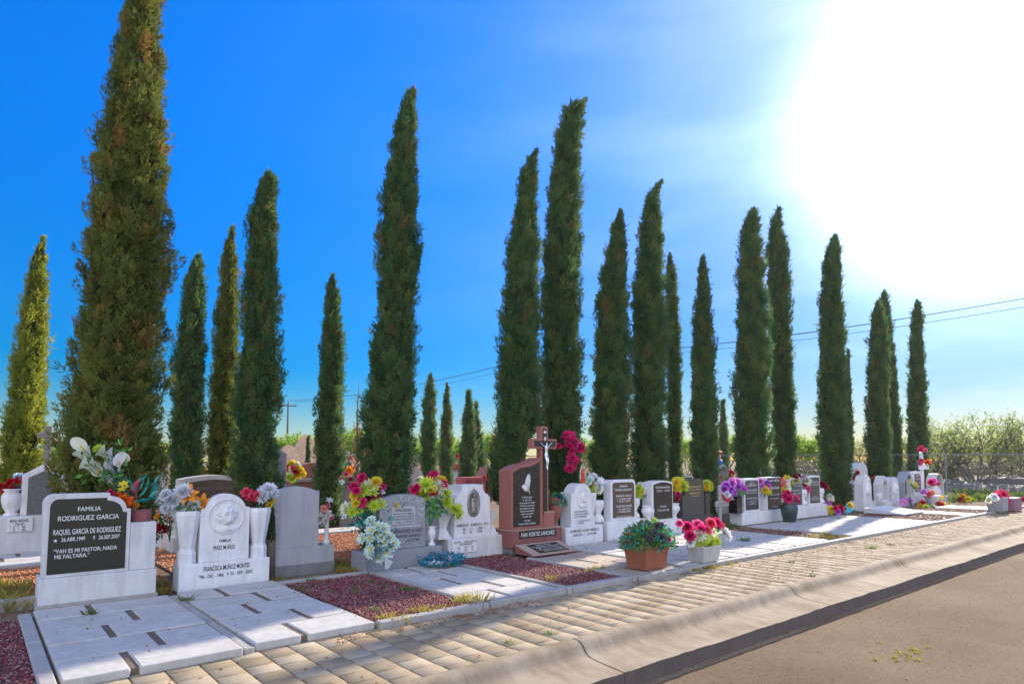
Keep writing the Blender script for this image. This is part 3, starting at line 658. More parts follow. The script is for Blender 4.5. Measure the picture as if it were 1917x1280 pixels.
# low scrub under the desert trees
def scrub():
    rng = np.random.default_rng(9); n = 64000
    d = Vector((cf.x, cf.y, 0)).normalized()
    k = rng.uniform(37, 50, n); px = rng.uniform(1480, 2050, n)
    cl = np.sin(px * .06) * np.sin(px * .013 + k * .5) + rng.uniform(0, 1, n)
    h = rng.uniform(0, 1, n) ** 1.3 * (.7 + .9 * np.clip(cl, 0, 1))
    lat = (px - CXP) / FPX * k
    P = np.stack([d.x * k + cr.x * lat, d.y * k + cr.y * lat, h - .05], 1)
    V, F, T = leafcards(P, .14, .035, rng)
    o = link('scrub', npmesh('scrub', V, F, leafy('grey_green_scrub', [(.08, .085, .05), (.12, .12, .07), (.17, .16, .09)], .25), T)); kind(o, 'stuff'); o['label'] = 'low grey green desert scrub under the trees behind the fence'; o['category'] = 'scrub'
scrub()
# bank of dark soil behind the fence and the sand heap
def heap(name, label, c, rx, ry, h, mat, seed, n=40, cat=None):
    rng = random.Random(seed); ph = [rng.uniform(0, 6) for _ in range(6)]; vs = []
    for i in range(n + 1):
        for j in range(n + 1):
            u, v = i / n * 2 - 1, j / n * 2 - 1; q = max(0, 1 - math.hypot(u, v))
            z = h * (q ** .8) * (1 + .3 * math.sin(u * 4 + ph[0]) * math.sin(v * 3 + ph[1]) + .16 * math.sin(u * 9 + ph[2] + v * 4) + .1 * math.sin(v * 17 + u * 13 + ph[3]) + rng.uniform(-.05, .05))
            vs.append((u * rx, v * ry, z - .1))
    mb = MB(); mb.add(vs, [(i * (n + 1) + j, (i + 1) * (n + 1) + j, (i + 1) * (n + 1) + j + 1, i * (n + 1) + j + 1) for i in range(n) for j in range(n)])
    o = mb.build(name, mat, smooth=False, loc=c); o.rotation_euler.z = YAW - R(90); kind(o, 'structure'); o['label'] = label; return o
SANDH = stone('heaped_sand', (.56, .37, .23), var=.22, fine=6, grain=.1, bs=.8)
def ahead(px, k): 
    d = Vector((cf.x, cf.y, 0)).normalized(); p = d * k + cr * ((px - CXP) / FPX * k); return (p.x, p.y, 0)
heap('sand_heap', 'heap of dug pinkish sand behind the graves', ahead(555, 40), 3.4, 2.2, 2.75, SANDH, 5)
heap('sand_bank', 'lower shoulder of the sand heap', ahead(506, 38), 2.2, 2., 1.7, SANDH, 6)
heap('soil_bank', 'low dark stony bank behind the wire fence', ahead(1890, 36.5), 12, 3.2, .8, stone('grey_soil', (.12, .11, .105), var=.3, fine=8), 8)

# ------------------------------------------------------------------ wire fence, power line
def fence(label, pts, npost, seed, skip=False):
    t = thing('wire_fence', label, 'fence', pts[0]); o = Vector(pts[0])
    L = [Vector(p) - o for p in pts]
    rail = MB(); rail.tube([p + Vector((0, 0, 1.80)) for p in L], .024, 6); rail.build('rail', STEEL, t)
    a, b = L[0], L[-1]; n = npost
    for i in range(1 if skip else 0, n):
        p = a.lerp(b, i / (n - 1)); MB().tube([p + Vector((0, 0, -.1)), p + Vector((0, 0, 1.86))], .035, 8).build('post', STEEL, t)
    w = MB(); ln = (b - a).length; step = .075; d = (b - a).normalized(); N_ = int(ln / step)
    for s in (1, -1):
        for i in range(N_):
            x0 = i * step; x1 = x0 + s * 1.0
            z0, z1 = 0.03, 1.78
            if x1 < 0: z1 = z0 + (z1 - z0) * x0 / (x0 - x1); x1 = 0
            if x1 > ln: z1 = z0 + (z1 - z0) * (ln - x0) / (x1 - x0); x1 = ln
            w.tube([a + d * x0 + Vector((0, 0, z0)), a + d * x1 + Vector((0, 0, z1))], .0018, 3)
    w.build('wire_mesh', STEEL, t)
    return t
fp = G(1773, 935)
fence('chain link fence from the post behind the last niche to the right edge', [(fp[0], fp[1], 0), (fp[0] + 11, fp[1] - 9.5, 0)], 2, 1)
fence('chain link fence across the back of the cemetery behind the cypresses', [(fp[0] - .02, fp[1] + .06, 0), (fp[0] - 11.5, fp[1] + 40, 0)], 10, 2, True)
def pole(label, px, k, h, arm=2.):
    x, y, _ = ahead(px, k); t = thing('power_pole', label, 'pole', (x, y, -.1), 'poles of the power line', YAW - R(90) + .5)
    MB().lathe([(.16, 0), (.13, h * .6), (.1, h)], 10).build('shaft', plain('pole_wood', (.1, .075, .06), .9), t, smooth=True)
    MB().box(-arm / 2, arm / 2, -.16, -.05, h - .5, h - .36).build('crossarm', plain('crossarm_wood', (.09, .07, .06), .9), t)
    for q in (-arm / 2 + .06, 0, arm / 2 - .06): MB().lathe([(.03, 0), (.06, .06), (.06, .14), (.03, .22)], 8, cx=q, cy=-.1).build('insulator', plain('insulator_brown', (.08, .05, .05), .3), t, loc=(0, 0, h - .36 if q else h - .1))
    return Vector((x, y, h))
p1 = pole('wooden power pole with crossarm rising behind the sand heap', 538, 83, 9.1, 2.0)
p2 = Vector(ahead(1008, 47)) + Vector((0, 0, 9.0)); p3 = Vector(ahead(2330, 24)) + Vector((0, 0, 9.0))
pole('power pole hidden behind the tall cypresses in the middle', 1008, 47, 9.0); pole('power pole beyond the right edge of the photo', 2330, 24, 9.0)
pl = thing('power_line', 'three thin power cables sagging across the sky from the pole to the right edge', 'cable', p1)
for i in range(3):
    off = cr * 0 + Vector((.0, 0, 0)); pts = []
    for A_, B_ in ((p1, p2), (p2, p3)):
        dA = Vector((math.cos(YAW - R(90) + .5), math.sin(YAW - R(90) + .5), 0)) * ((i - 1) * .94)
        for s in range(17 if B_ is p3 else 16):
            u = s / 16; q = A_.lerp(B_, u) + dA; q.z -= 4 * .75 * u * (1 - u) - (.2 if i == 1 else 0); pts.append(q - p1)
    MB().tube(pts, .013, 4).build('wire', plain('cable_black', (.03, .03, .035), .5), pl)

# ------------------------------------------------------------------ headstones
def hst(name, label, X, Y, cat='headstone', group='headstones', rz=0., z=0.): return thing(name, label, cat, (X, Y, z), group, rz)
FR = 'headstones of the front row'
# 1 black plaque family headstone
t = hst('headstone', 'leftmost front headstone, white with a large black plaque reading RODRIGUEZ GARCIA', .6, 8.65, group=FR)
MB().box(.01, 1.14, 0, .42, -.03, .31).build('base', WHITE, t, bev=.008)
MB().box(-.01, 1.16, -.015, .43, -.03, .035).build('plinth', CONC, t, bev=.006)
tp = [(.03, .312), (.85, .312), (.85, 1.03), (.805, 1.03)] + arc(.64, 1.03, .165, .15, 5, 85, 10) + [(.635, 1.19), (.635, 1.218)] + arc(.12, 1.11, .105, .11, 90, 178, 10)
MB().prism(tp, .02, .20).build('tablet', WHITE, t, bev=.006)
pp = [(.072, .35), (.81, .35), (.81, .995), (.775, .995)] + arc(.62, .995, .145, .135, 5, 85, 10) + [(.605, 1.135), (.605, 1.165)] + arc(.15, 1.07, .075, .095, 90, 178, 8)
MB().prism(pp, .014, .03).build('plaque', plain('black_plaque', (.016, .016, .012), .3, 0, .2, 60), t)
lettering(t, [('FAMILIA', .33, .55, 1.025, 1.075), ('RODRIGUEZ GARCIA', .15, .73, .925, .98), ('RAQUEL GARCIA DE RODRIGUEZ', .115, .755, .775, .835), ('STAR', .115, .16, .69, .735), ('26.ABR.1949', .19, .41, .70, .745),
    ('CROSS', .48, .51, .70, .745), ('26.SEP.2007', .54, .745, .70, .745), ('\u201cYAH ES MI PASTOR; NADA', .125, .725, .575, .62), ('ME FALTARA.\u201d', .135, .46, .515, .56)], LTENG, y=.0115)
MB().box(.853, 1.125, .03, .36, .312, .862).build('planter_block', WHITE, t, bev=.007)
# 2 medallion headstone
def medallion(parent, cx, cz, rx, rz_, y, mat, seed, profile=False, name='relief_portrait'):
    n, m = 54, 24; vs = []; r = random.Random(seed)
    def g(x, z, a, b, sx, sz): return math.exp(-((x - a) / sx) ** 2 - ((z - b) / sz) ** 2)
    def h(x, z):
        f = .055 * (1 / (1 + math.exp((((x - .08) / .34) ** 2 + ((z + .02) / .44) ** 2 - 1) * 7)))
        if profile: f += .028 * g(x, z, .30, -.02, .08, .15) + .018 * g(x, z, .25, -.26, .09, .04)
        else: f += .035 * g(x, z, .16, -.06, .055, .16) + .016 * g(x, z, .14, -.27, .11, .035) - .014 * g(x, z, .02, .06, .07, .04) - .014 * g(x, z, .28, .06, .06, .04) + .012 * g(x, z, .1, .17, .22, .04)
        hair = 1 / (1 + math.exp((((x - .02) / .6) ** 2 + ((z - .08) / .62) ** 2 - 1) * 8)); face = 1 / (1 + math.exp((((x - .1) / .33) ** 2 + ((z + .05) / .42) ** 2 - 1) * 9))
        f += .026 * hair * (1 - face) * (1 + .32 * math.sin(16 * x + 4 * math.sin(5 * z)) + .12 * math.sin(19 * z + 4 * x))
        f += .03 * g(x, z, 0, -.85, .6, .22) + .012 * math.sin(8 * (z + x * .4)) * g(x, z, 0, -.8, .5, .2) + .016 * g(x, z, 0, .33 - .3 * x * x, .5, .05)
        return f
    for j in range(m + 1):
        q = j / m
        for i in range(n):
            a = 6.2832 * i / n; x, z = q * math.cos(a), q * math.sin(a)
            e = .022 if q > .93 else (0.0 if q > .88 else .004)
            vs.append((cx + x * rx, y - (e if q > .88 else h(x / .88, z / .88) * 1.15) * (1 if q < 1 else 0), cz + z * rz_))
    mb = MB(); mb.add(vs, [(j * n + i, j * n + (i + 1) % n, (j + 1) * n + (i + 1) % n, (j + 1) * n + i) for j in range(m) for i in range(n)])
    return mb.build(name, mat, parent, smooth=True)
t = hst('headstone', 'white round topped headstone with a round woman portrait medallion reading PEREZ MUÑOZ', 2.0, 8.72, group=FR)
MB().box(.0, 1.1, 0, .30, -.03, .305).build('base', WHITE2, t, bev=.01)
sp = [(.235, .306), (.84, .306), (.84, .975), (.808, .982)] + arc(.54, .90, .262, .262, 18, 162, 22) + [(.268, .985), (.235, .98)]
MB().prism(sp, .05, .2).build('tablet', WHITE2, t, bev=.008)
medallion(t, .545, .87, .225, .225, .049, WHITE2, 1)
lettering(t, [('FAMILIA', .47, .61, .545, .585), ('PEREZ MUÑOZ', .40, .665, .455, .505)], DKENG, y=.047)
lettering(t, [('FRANCISCA MUÑOZ MONTES', .28, .84, .205, .265), ('*06 - DIC - 1906', .23, .52, .12, .165), ('CROSS', .56, .58, .12, .165), ('25 - SEP - 2007', .60, .88, .125, .17)], DKENG, y=-.003)
def vase(label, X, Y, z0, prof, mat, n=20, rot=0., group=None, sx=1, sy=1, smooth=True, wob=0.):
    o = MB().lathe(prof, n, rot=rot, sx=sx, sy=sy, wob=wob).build('vase', mat, smooth=smooth, loc=(X, Y, z0)); tag(o, label, 'vase', group)
    if smooth and n > 8:
        pass
    return o
VF = [(.11, 0), (.112, .13), (.098, .16), (.09, .19), (.155, .60), (.15, .655), (.12, .655), (.10, .56)]
vase('faceted white stone vase left of the portrait medallion, filled with white and orange flowers', 2.105, 8.86, .305, VF, WHITE2, 8, R(22.5), 'faceted vases beside the medallion', smooth=False)
vase('faceted white stone vase right of the portrait medallion, filled with white and pink flowers', 2.985, 8.86, .305, VF, WHITE2, 8, R(22.5), 'faceted vases beside the medallion', smooth=False)
# 3 blank grey stone (its back)
t = hst('headstone', 'blank smooth grey headstone with a slightly arched top, its undecorated back turned to the path', 3.25, 9.05, group=FR)
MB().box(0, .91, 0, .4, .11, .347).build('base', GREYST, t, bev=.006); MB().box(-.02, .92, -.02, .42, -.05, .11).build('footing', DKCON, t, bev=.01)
MB().prism([(.015, .348), (.68, .348), (.68, 1.15)] + arc(.3475, .55, .62, .665, 58, 122, 14) + [(.015, 1.15)], .04, .19).build('tablet', GREYST, t, bev=.006)
VU = [(.055, 0), (.06, .02), (.03, .05), (.028, .08), (.05, .13), (.062, .2), (.055, .26), (.04, .285), (.055, .3), (.045, .3), (.03, .26)]
vase('small pale vase at the right end of the blank grey stone', 4.08, 9.15, .347, [(.06, 0), (.06, .05), (.035, .09), (.03, .2), (.04, .38), (.075, .5), (.06, .5)], WHITE, 14)
# 4 grey granite headstone
t = hst('headstone', 'grey granite headstone with engraved dove, scroll and rays reading HERNANDEZ ALVAREZ', 4.38, 8.55, group=FR)
MB().box(0, 1.36, 0, .4, -.03, .25).build('base', GRAN_G, t, bev=.012)
MB().prism([(.30, .251), (1.09, .251), (1.09, 1.0)] + [(1.09 - .79 * i / 12, 1.0 + .075 * math.sin(math.pi * i / 12) + random.uniform(-.006, .006)) for i in range(1, 12)] + [(.30, 1.0)], .08, .24).build('tablet', GRAN_G, t, bev=.008)
LG = plain('frosted_granite', (.36, .37, .39), .85)
mb = MB()
def quad(mb, pts, y, mi=0): mb.add([(a, y, b) for a, b in pts], [tuple(range(len(pts)))], mi)
quad(mb, [(.50, .62), (.90, .62), (.90, .66)] + arc(.86, .84, .05, .05, 0, 90, 6) + [(.50, .89)], .0765)
for a in (100, 70, 42, 20, -4, -22):
    ca, sa = math.cos(R(a)), math.sin(R(a)); o_ = (.70, .86)
    p0 = (o_[0] + ca * .23, o_[1] + sa * .12); p1_ = (o_[0] + ca * (.36 if a < 90 else .22), o_[1] + sa * (.36 if a < 35 else .18)); w_ = .022
    p1_ = (min(p1_[0], 1.08), min(p1_[1], 1.04))
    quad(mb, [(p0[0], p0[1]), (p1_[0] + sa * w_, p1_[1] - ca * w_), (p1_[0] - sa * w_, p1_[1] + ca * w_)], .0775)
quad(mb, [(.38, .57), (1.0, .57), (1.0, .60), (.38, .60)], .0772)
mb.build('frosted_panel', LG, t)
mb = MB(); quad(mb, [(.60, .955), (.66, .93), (.67, .90), (.655, .875), (.70, .885), (.72, .92), (.77, .955), (.71, .95), (.69, .935), (.66, .955)], .0755); quad(mb, [(.655, .876), (.70, .884), (.69, .865), (.655, .862)], .0752)
mb.build('dove_engraving', plain('dove_engraving_grey', (.16, .165, .17), .8), t)
lettering(t, [('EN PAZ DESCANSE', .56, .84, .81, .855), ('Y EL LLANTO ES Y YO MISMO SE', .515, .885, .765, .79), ('REPRODUCE POR LA OBRA DE', .515, .885, .725, .75), ('SUS MANOS SENTIRAS VIVIRLO', .515, .88, .685, .71), ('OCTUBRE 26, 2007', .70, .89, .645, .667)], DKENG, y=.0745)
lettering(t, [('MARIA HERNANDEZ ALVAREZ', .36, 1.04, .49, .545), ('PEDRO HERNANDEZ GONZALEZ', .36, 1.03, .42, .465), ('15 DIC 1966', .38, .60, .345, .385), ('26 OCT 2007', .76, .99, .355, .395)], DKENG, y=.0765)
vase('slender white urn vase at the right end of the grey granite base', 5.62, 8.68, .25, [(.06, 0), (.062, .025), (.035, .05), (.03, .07), (.055, .12), (.068, .18), (.065, .23), (.05, .265), (.066, .285), (.066, .3), (.045, .3), (.035, .2)], WHITE2, 18)
# 5 white headstone with the oval relief
t = hst('headstone', 'white headstone with stepped curved shoulders and a bronze coloured oval relief reading ARMANDO ALMANZA HOZ', 6.0, 8.77, group=FR)
MB().box(0, 1.15, 0, .5, -.04, .30).build('base', WHITE, t, bev=.01)
def scoop(cx, cz, rx, rz_, a0, a1, n=8): return arc(cx, cz, rx, rz_, a0, a1, n)
body = [(.155, .301), (.90, .301), (.90, .965), (.862, .965), (.862, .993)] + [(.862 - .118 * (1 - math.cos(R(u))) , .993 + .135 * math.sin(R(u))) for u in range(10, 91, 10)][::1] + [(.735, 1.128), (.72, 1.176), (.36, 1.176), (.345, 1.128)] + [(.218 + .118 * (1 - math.cos(R(u))), .993 + .135 * math.sin(R(u))) for u in range(90, 9, -10)] + [(.218, .993), (.155, .965)]
body = [(.155, .301), (.90, .301), (.90, .965), (.862, .965), (.862, .995)] + arc(.862, 1.13, .115, .125, 262, 182, 9) + [(.745, 1.176), (.31, 1.176)] + arc(.193, 1.13, .115, .125, 358, 278, 9) + [(.193, .995), (.193, .965), (.155, .965)]
MB().prism(body, .04, .36).build('tablet', WHITE2, t, bev=.006)
lettering(t, [('ARMANDO   ALMANZA   HOZ', .185, .865, .485, .535), ('06      11      2007', .32, .74, .42, .465), ('10      01      1938', .33, .72, .365, .41)], plain('bronze_letters', (.10, .075, .05), .5), y=.036)
MB().box(.07, .575, -.025, 0, .065, .285).build('name_plaque', WHITE2, t, bev=.004)
lettering(t, [('SILVIA    GALLEGOS', .10, .56, .23, .262), ('RODRIGUEZ', .21, .47, .192, .222), ('28       05       30', .17, .49, .138, .168), ('1         01       14', .18, .49, .09, .12)], plain('bronze_letters', (.1, .075, .05)), y=-.029)
mb = MB(); vs = []; n = 30
for j, (q, hh) in enumerate(((1, 0), (.98, .014), (.9, .02), (.78, .016), (.7, .006), (.0, .008))):
    for i in range(n):
        a = 6.2832 * i / n; e = 1 + (.035 * (i % 2) if q > .75 else 0); vs.append((.54 + .128 * q * e * math.copysign(abs(math.cos(a)) ** .8, math.cos(a)), .038 - hh, .863 + .222 * q * e * math.copysign(abs(math.sin(a)) ** .8, math.sin(a))))
mb.add(vs, [(j * n + i, j * n + (i + 1) % n, (j + 1) * n + (i + 1) % n, (j + 1) * n + i) for j in range(5) for i in range(n)])
for i in range(36):
    a = 6.2832 * i / 36; c_, s_ = math.cos(a), math.sin(a); mb.tube([(.54 + .07 * c_, .028, .863 + .14 * s_), (.54 + .112 * c_, .018, .863 + .2 * s_)], [.006, .003], 4)
mb.lathe([(.052, .68), (.066, .72), (.05, .84), (.045, .92), (.03, .95), (.026, .965)], 12, cx=.54, cy=.03, sy=.45); mb.ball((.54, .018, .985), .026, 10, 7, sz=1.2); mb.tube([(.51, .02, .92), (.535, -.002, .905), (.54, -.004, .93)], [.011, .009, .007], 6); mb.tube([(.57, .02, .92), (.545, -.002, .905), (.54, -.004, .93)], [.011, .009, .007], 6); mb.lathe([(.004, 1.12), (.014, 1.095), (.006, 1.07)], 6, cx=.54, cy=.02)
mb.build('oval_relief', PEWTER, t, smooth=True)
VS = [(.19, 0), (.19, .035), (.15, .05), (.14, .085), (.10, .15), (.098, .185), (.115, .2), (.105, .215), (.18, .385), (.185, .40), (.15, .40), (.10, .3)]
vase('square white stone vase left of the oval relief headstone, one yellow green flower beside it', 5.99, 8.97, .30, [(r * .98, z) for r, z in VS], WHITE2, 4, R(45), 'square vases beside the oval relief', smooth=False)
vase('square white stone vase tucked at the right of the oval relief headstone', 6.97, 8.97, .30, [(r * .98, z) for r, z in VS], WHITE2, 4, R(45), 'square vases beside the oval relief', smooth=False)
# stone behind it
t = hst('headstone', 'pale round topped stone just behind the left side of the oval relief headstone', at(806, 960, 9.75)[0], 9.75)
w_ = at(862, 960, 9.75)[0] - at(806, 960, 9.75)[0]; zt = at(845, 907, 9.75)[1]
MB().prism([(0, 0), (w_, 0), (w_, zt - .06)] + arc(w_ * .5, zt - .1, w_ * .5, .1, 25, 155, 10) + [(0, zt - .06)], 0, .3).build('tablet', WHITE, t, bev=.01)
MB().box(-.05, w_ + .05, -.06, .36, -.04, .2).build('base', WHITE, t, bev=.01)
# 6 red monument with cross
t = hst('grave_monument', 'red stone monument with a wavy topped stele and tall cross bearing a silver figure', 7.13, 8.5, 'monument', FR)
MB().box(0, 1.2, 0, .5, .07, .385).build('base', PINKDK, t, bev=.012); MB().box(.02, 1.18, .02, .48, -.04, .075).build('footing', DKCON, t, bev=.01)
MB().box(-.012, 1.21, -.012, .51, .37, .39).build('ledge', TANPL, t, bev=.005)
top = [(.70 - .70 * i / 14, 1.637 - (1.637 - 1.41) * (i / 14) - .022 * math.sin(2 * math.pi * i / 14)) for i in range(15)]
MB().prism([(0, .391), (.70, .391)] + top, .02, .36).build('stele', PINKST, t, bev=.008)
itop = [(.665 - .62 * i / 14, 1.57 - (1.57 - 1.375) * (i / 14) - .022 * math.sin(2 * math.pi * i / 14)) for i in range(15)]
MB().prism([(.045, .44), (.665, .44)] + itop, .012, .03).build('granite_panel', GRAN_K, t)
MB().box(.165, 1.04, -.012, .02, .235, .36).build('name_plate', GRAN_K, t, bev=.003)
cxp = [(.705, .391), (.885, .391), (.885, 1.795), (1.10, 1.795), (1.10, 1.975), (.885, 1.975), (.885, 2.2), (.705, 2.2), (.705, 1.975), (.50, 1.975), (.50, 1.795), (.705, 1.795)]
MB().prism(cxp, .025, .15).build('cross', PINKST, t, bev=.007)
cip = [(.745, .60), (.845, .60), (.845, 1.835), (1.06, 1.835), (1.06, 1.94), (.845, 1.94), (.845, 2.155), (.745, 2.155), (.745, 1.94), (.54, 1.94), (.54, 1.835), (.745, 1.835)]
MB().prism(cip, .018, .03).build('cross_inlay', GRAN_K, t)
MB().box(.76, 1.01, -.004, .2, .391, .665).build('pedestal', PINKST, t, bev=.008); MB().box(.755, 1.015, -.009, .205, .655, .672).build('pedestal_cap', TANPL, t, bev=.004)
lettering(t, [('FAM. FORTIZ SANCHEZ', .2, 1.0, .265, .335)], LTENG, y=-.0145)
ll = ['Es difícil seguir', 'la vida sin ti', 'nunca podremos olvidar', 'el dolor de tu partida', 'pero siempre la mejor', 'esperanza de haberte', 'tenido como Padre', 'en esta vida!']
wd = [.24, .2, .36, .34, .34, .33, .28, .2]
lettering(t, [(s, .36 - w / 2, .36 + w / 2, .96 - i * .048 - .028, .96 - i * .048) for i, (s, w) in enumerate(zip(ll, wd))] + [('TUS HIJOS', .29, .43, .525, .55), ('Vanessa, Fabián & Angélica', .16, .56, .475, .502)], LTENG, y=.0095)
hm = MB()   # praying hands emblem: five long fingers over cuffs
for k, (a, b, r_) in enumerate([((.30, 1.12), (.37, 1.33), .013), ((.32, 1.10), (.395, 1.35), .014), ((.345, 1.09), (.418, 1.345), .014), ((.37, 1.09), (.432, 1.31), .013), ((.39, 1.08), (.435, 1.25), .012), ((.34, 1.10), (.35, 1.21), .012)]):
    hm.tube([(a[0], .006, a[1]), ((a[0] + b[0]) / 2 - .012, .002, (a[1] + b[1]) / 2), (b[0], .007, b[1])], [r_ * 1.2, r_, r_ * .5], 6)
hm.tube([(.25, .008, 1.15), (.31, .006, 1.08), (.37, .006, 1.06)], [.03, .04, .03], 8); hm.tube([(.36, .007, 1.08), (.41, .007, 1.03), (.415, .007, .99)], [.012, .01, .006], 6)
hm.build('praying_hands', plain('white_emblem', (.6, .6, .58), .6), t, smooth=True)
mb = MB(); mb.box(.765, .825, .008, .018, 2.075, 2.12).build('scroll', SILVER, t, bev=.004)
mb = MB()
for i in range(12):
    a = 6.2832 * i / 12; mb.tube([(.795, .01, 1.975), (.795 + .04 * math.cos(a), .012, 1.975 + .04 * math.sin(a))], [.006, .002], 4)
mb.build('halo', SILVER, t)
def skinfig(name, verts, edges, radii, mat, parent, root=0, sub=2):
    me = bpy.data.meshes.new(name); me.from_pydata(verts, edges, []); me.materials.append(mat)
    o = link(name, me, parent); sk = o.modifiers.new('skin', 'SKIN'); sk.use_smooth_shade = True
    if not me.skin_vertices: 
        me.skin_vertices.data if False else None
    bm_layer = me.skin_vertices[0].data if me.skin_vertices else None
    return o, bm_layer
def corpus(parent, cx, y, zt, s, mat):
    import bmesh
    P = [((0, 0, 0), .062), ((0, 0, .10), .058), ((.0, 0, .22), .075), ((0, 0, .29), .06), ((0, -.01, .345), .026), ((0.015, -.03, .40), .043), ((.012, -.032, .45), .04),
         ((-.075, 0, .295), .032), ((-.17, 0, .36), .024), ((-.27, 0, .43), .017), ((-.315, -.006, .455), .018), ((.075, 0, .295), .032), ((.17, 0, .36), .024), ((.27, 0, .43), .017), ((.315, -.006, .455), .018),
         ((-.04, 0, -.06), .05), ((-.035, -.07, -.26), .038), ((-.015, -.03, -.46), .028), ((-.005, -.05, -.56), .022), ((.04, 0, -.06), .05), ((.045, -.07, -.27), .036), ((.02, -.045, -.47), .026), ((.01, -.06, -.58), .02)]
    E_ = [(0, 1), (1, 2), (2, 3), (3, 4), (4, 5), (5, 6), (3, 7), (7, 8), (8, 9), (9, 10), (3, 11), (11, 12), (12, 13), (13, 14), (0, 15), (15, 16), (16, 17), (17, 18), (0, 19), (19, 20), (20, 21), (21, 22)]
    bm = bmesh.new(); lay = bm.verts.layers.skin.verify(); vs = []
    for p, r_ in P:
        v = bm.verts.new((cx + p[0] * s, y + p[1] * s, zt + p[2] * s)); v[lay].radius = (r_ * s, r_ * s * .8); vs.append(v)
    vs[0][lay].use_root = True
    for a, b in E_: bm.edges.new((vs[a], vs[b]))
    me = bpy.data.meshes.new('figure'); bm.to_mesh(me); bm.free(); me.materials.append(mat)
    o = link('figure', me, parent); k = o.modifiers.new('skin', 'SKIN'); k.use_smooth_shade = True; k = o.modifiers.new('sub', 'SUBSURF'); k.levels = k.render_levels = 2
    c = MB(); c.lathe([(.075, .05), (.09, .0), (.085, -.08), (.06, -.13)], 10, sy=.75); c.build('loincloth', mat, parent, smooth=True, loc=(cx, y, zt)).scale = (s, s, s)
corpus(t, .80, -.012, 1.69, .47, SILVER)
# sloping name plaque in front
t = hst('grave_plaque', 'sloping tan block with a dark inscribed plate at the foot of the red monument', 7.15, 7.96, 'plaque')
mb = MB(); mb.add([(0, 0, 0), (1.05, 0, 0), (1.05, .49, 0), (0, .49, 0), (0, 0, .02), (1.05, 0, .02), (1.05, .49, .15), (0, .49, .15)], [(0, 3, 2, 1), (4, 5, 6, 7), (0, 1, 5, 4), (1, 2, 6, 5), (2, 3, 7, 6), (3, 0, 4, 7)])
mb.m = [0, 1, 0, 0, 0, 0]; mb.build('block', [PINKDK, TANPL], t, bev=.006)
sl_ = math.atan2(.13, .49)
def ons(x, d, h=.004): return (x, d * math.cos(sl_) - h * math.sin(sl_), .02 + d * math.sin(sl_) + h * math.cos(sl_))
mb = MB(); mb.add([ons(.2, .07), ons(.9, .07), ons(.9, .44), ons(.2, .44), ons(.2, .07, -.004), ons(.9, .07, -.004), ons(.9, .44, -.004), ons(.2, .44, -.004)], [(0, 1, 2, 3), (4, 7, 6, 5), (0, 4, 5, 1), (1, 5, 6, 2), (2, 6, 7, 3), (3, 7, 4, 0)])
mb.build('plate', GRAN_K, t)
pl_ = lettering(t, [('FAMILIA FORTIZ', .38, .72, .37, .40), ('SR. FERNANDO FORTIZ LOPEZ', .24, .86, .30, .33), ('24.MAY.1942   19.NOV.2006', .28, .82, .25, .275), ('SRA. ANGELICA SANCHEZ', .28, .84, .18, .21), ('DESCANSE EN PAZ', .34, .78, .12, .145)], LTENG, y=0)
for q in pl_:
    for v in q.data.vertices: v.co = ons(v.co.x, v.co.z, .0065)
vase('red stone urn vase right of the red cross, holding teal leaves and red berries', 8.5, 8.85, .2, [(.09, 0), (.09, .1), (.05, .16), (.045, .24), (.06, .27), (.12, .4), (.13, .52), (.115, .66), (.1, .7), (.08, .66)], PINKST, 18)
# 7 white stone with round shoulders and profile medallion
t = hst('headstone', 'white arched headstone with a man profile medallion reading SR. MANUEL ALONSO MURILLO', 8.57, 8.65, group=FR)
MB().box(0, 1.04, 0, .42, -.03, .326).build('base', WHITE2, t, bev=.01)
MB().prism([(.18, .327), (.76, .327), (.76, .90)] + arc(.50, .885, .24, .255, 5, 175, 20) + [(.245, .975), (.18, .97)], .03, .33).build('tablet', WHITE2, t, bev=.008)
medallion(t, .51, .85, .185, .185, .029, WHITE2, 2, True)
lettering(t, [('FUISTE BUEN ESPOSO', .25, .63, .595, .622), ('Y BUEN PADRE SIEMPRE', .25, .665, .548, .575), ('TE RECORDAREMOS', .25, .60, .50, .527), ('TU ESPOSA E HIJOS', .34, .69, .415, .44), ('Y NIETOS', .33, .52, .375, .40)], DKENG, y=.026)
lettering(t, [('SR. MANUEL ALONSO MURILLO', .12, .92, .225, .275), ('28.JUN.1933   —   06.ENE.2008', .2, .84, .155, .195)], DKENG, y=-.003)
vase('faceted white vase behind the right side of the man profile headstone', 9.46, 8.87, .326, [(r * .95, z * .95) for r, z in VF], WHITE2, 8, R(22.5), smooth=False)
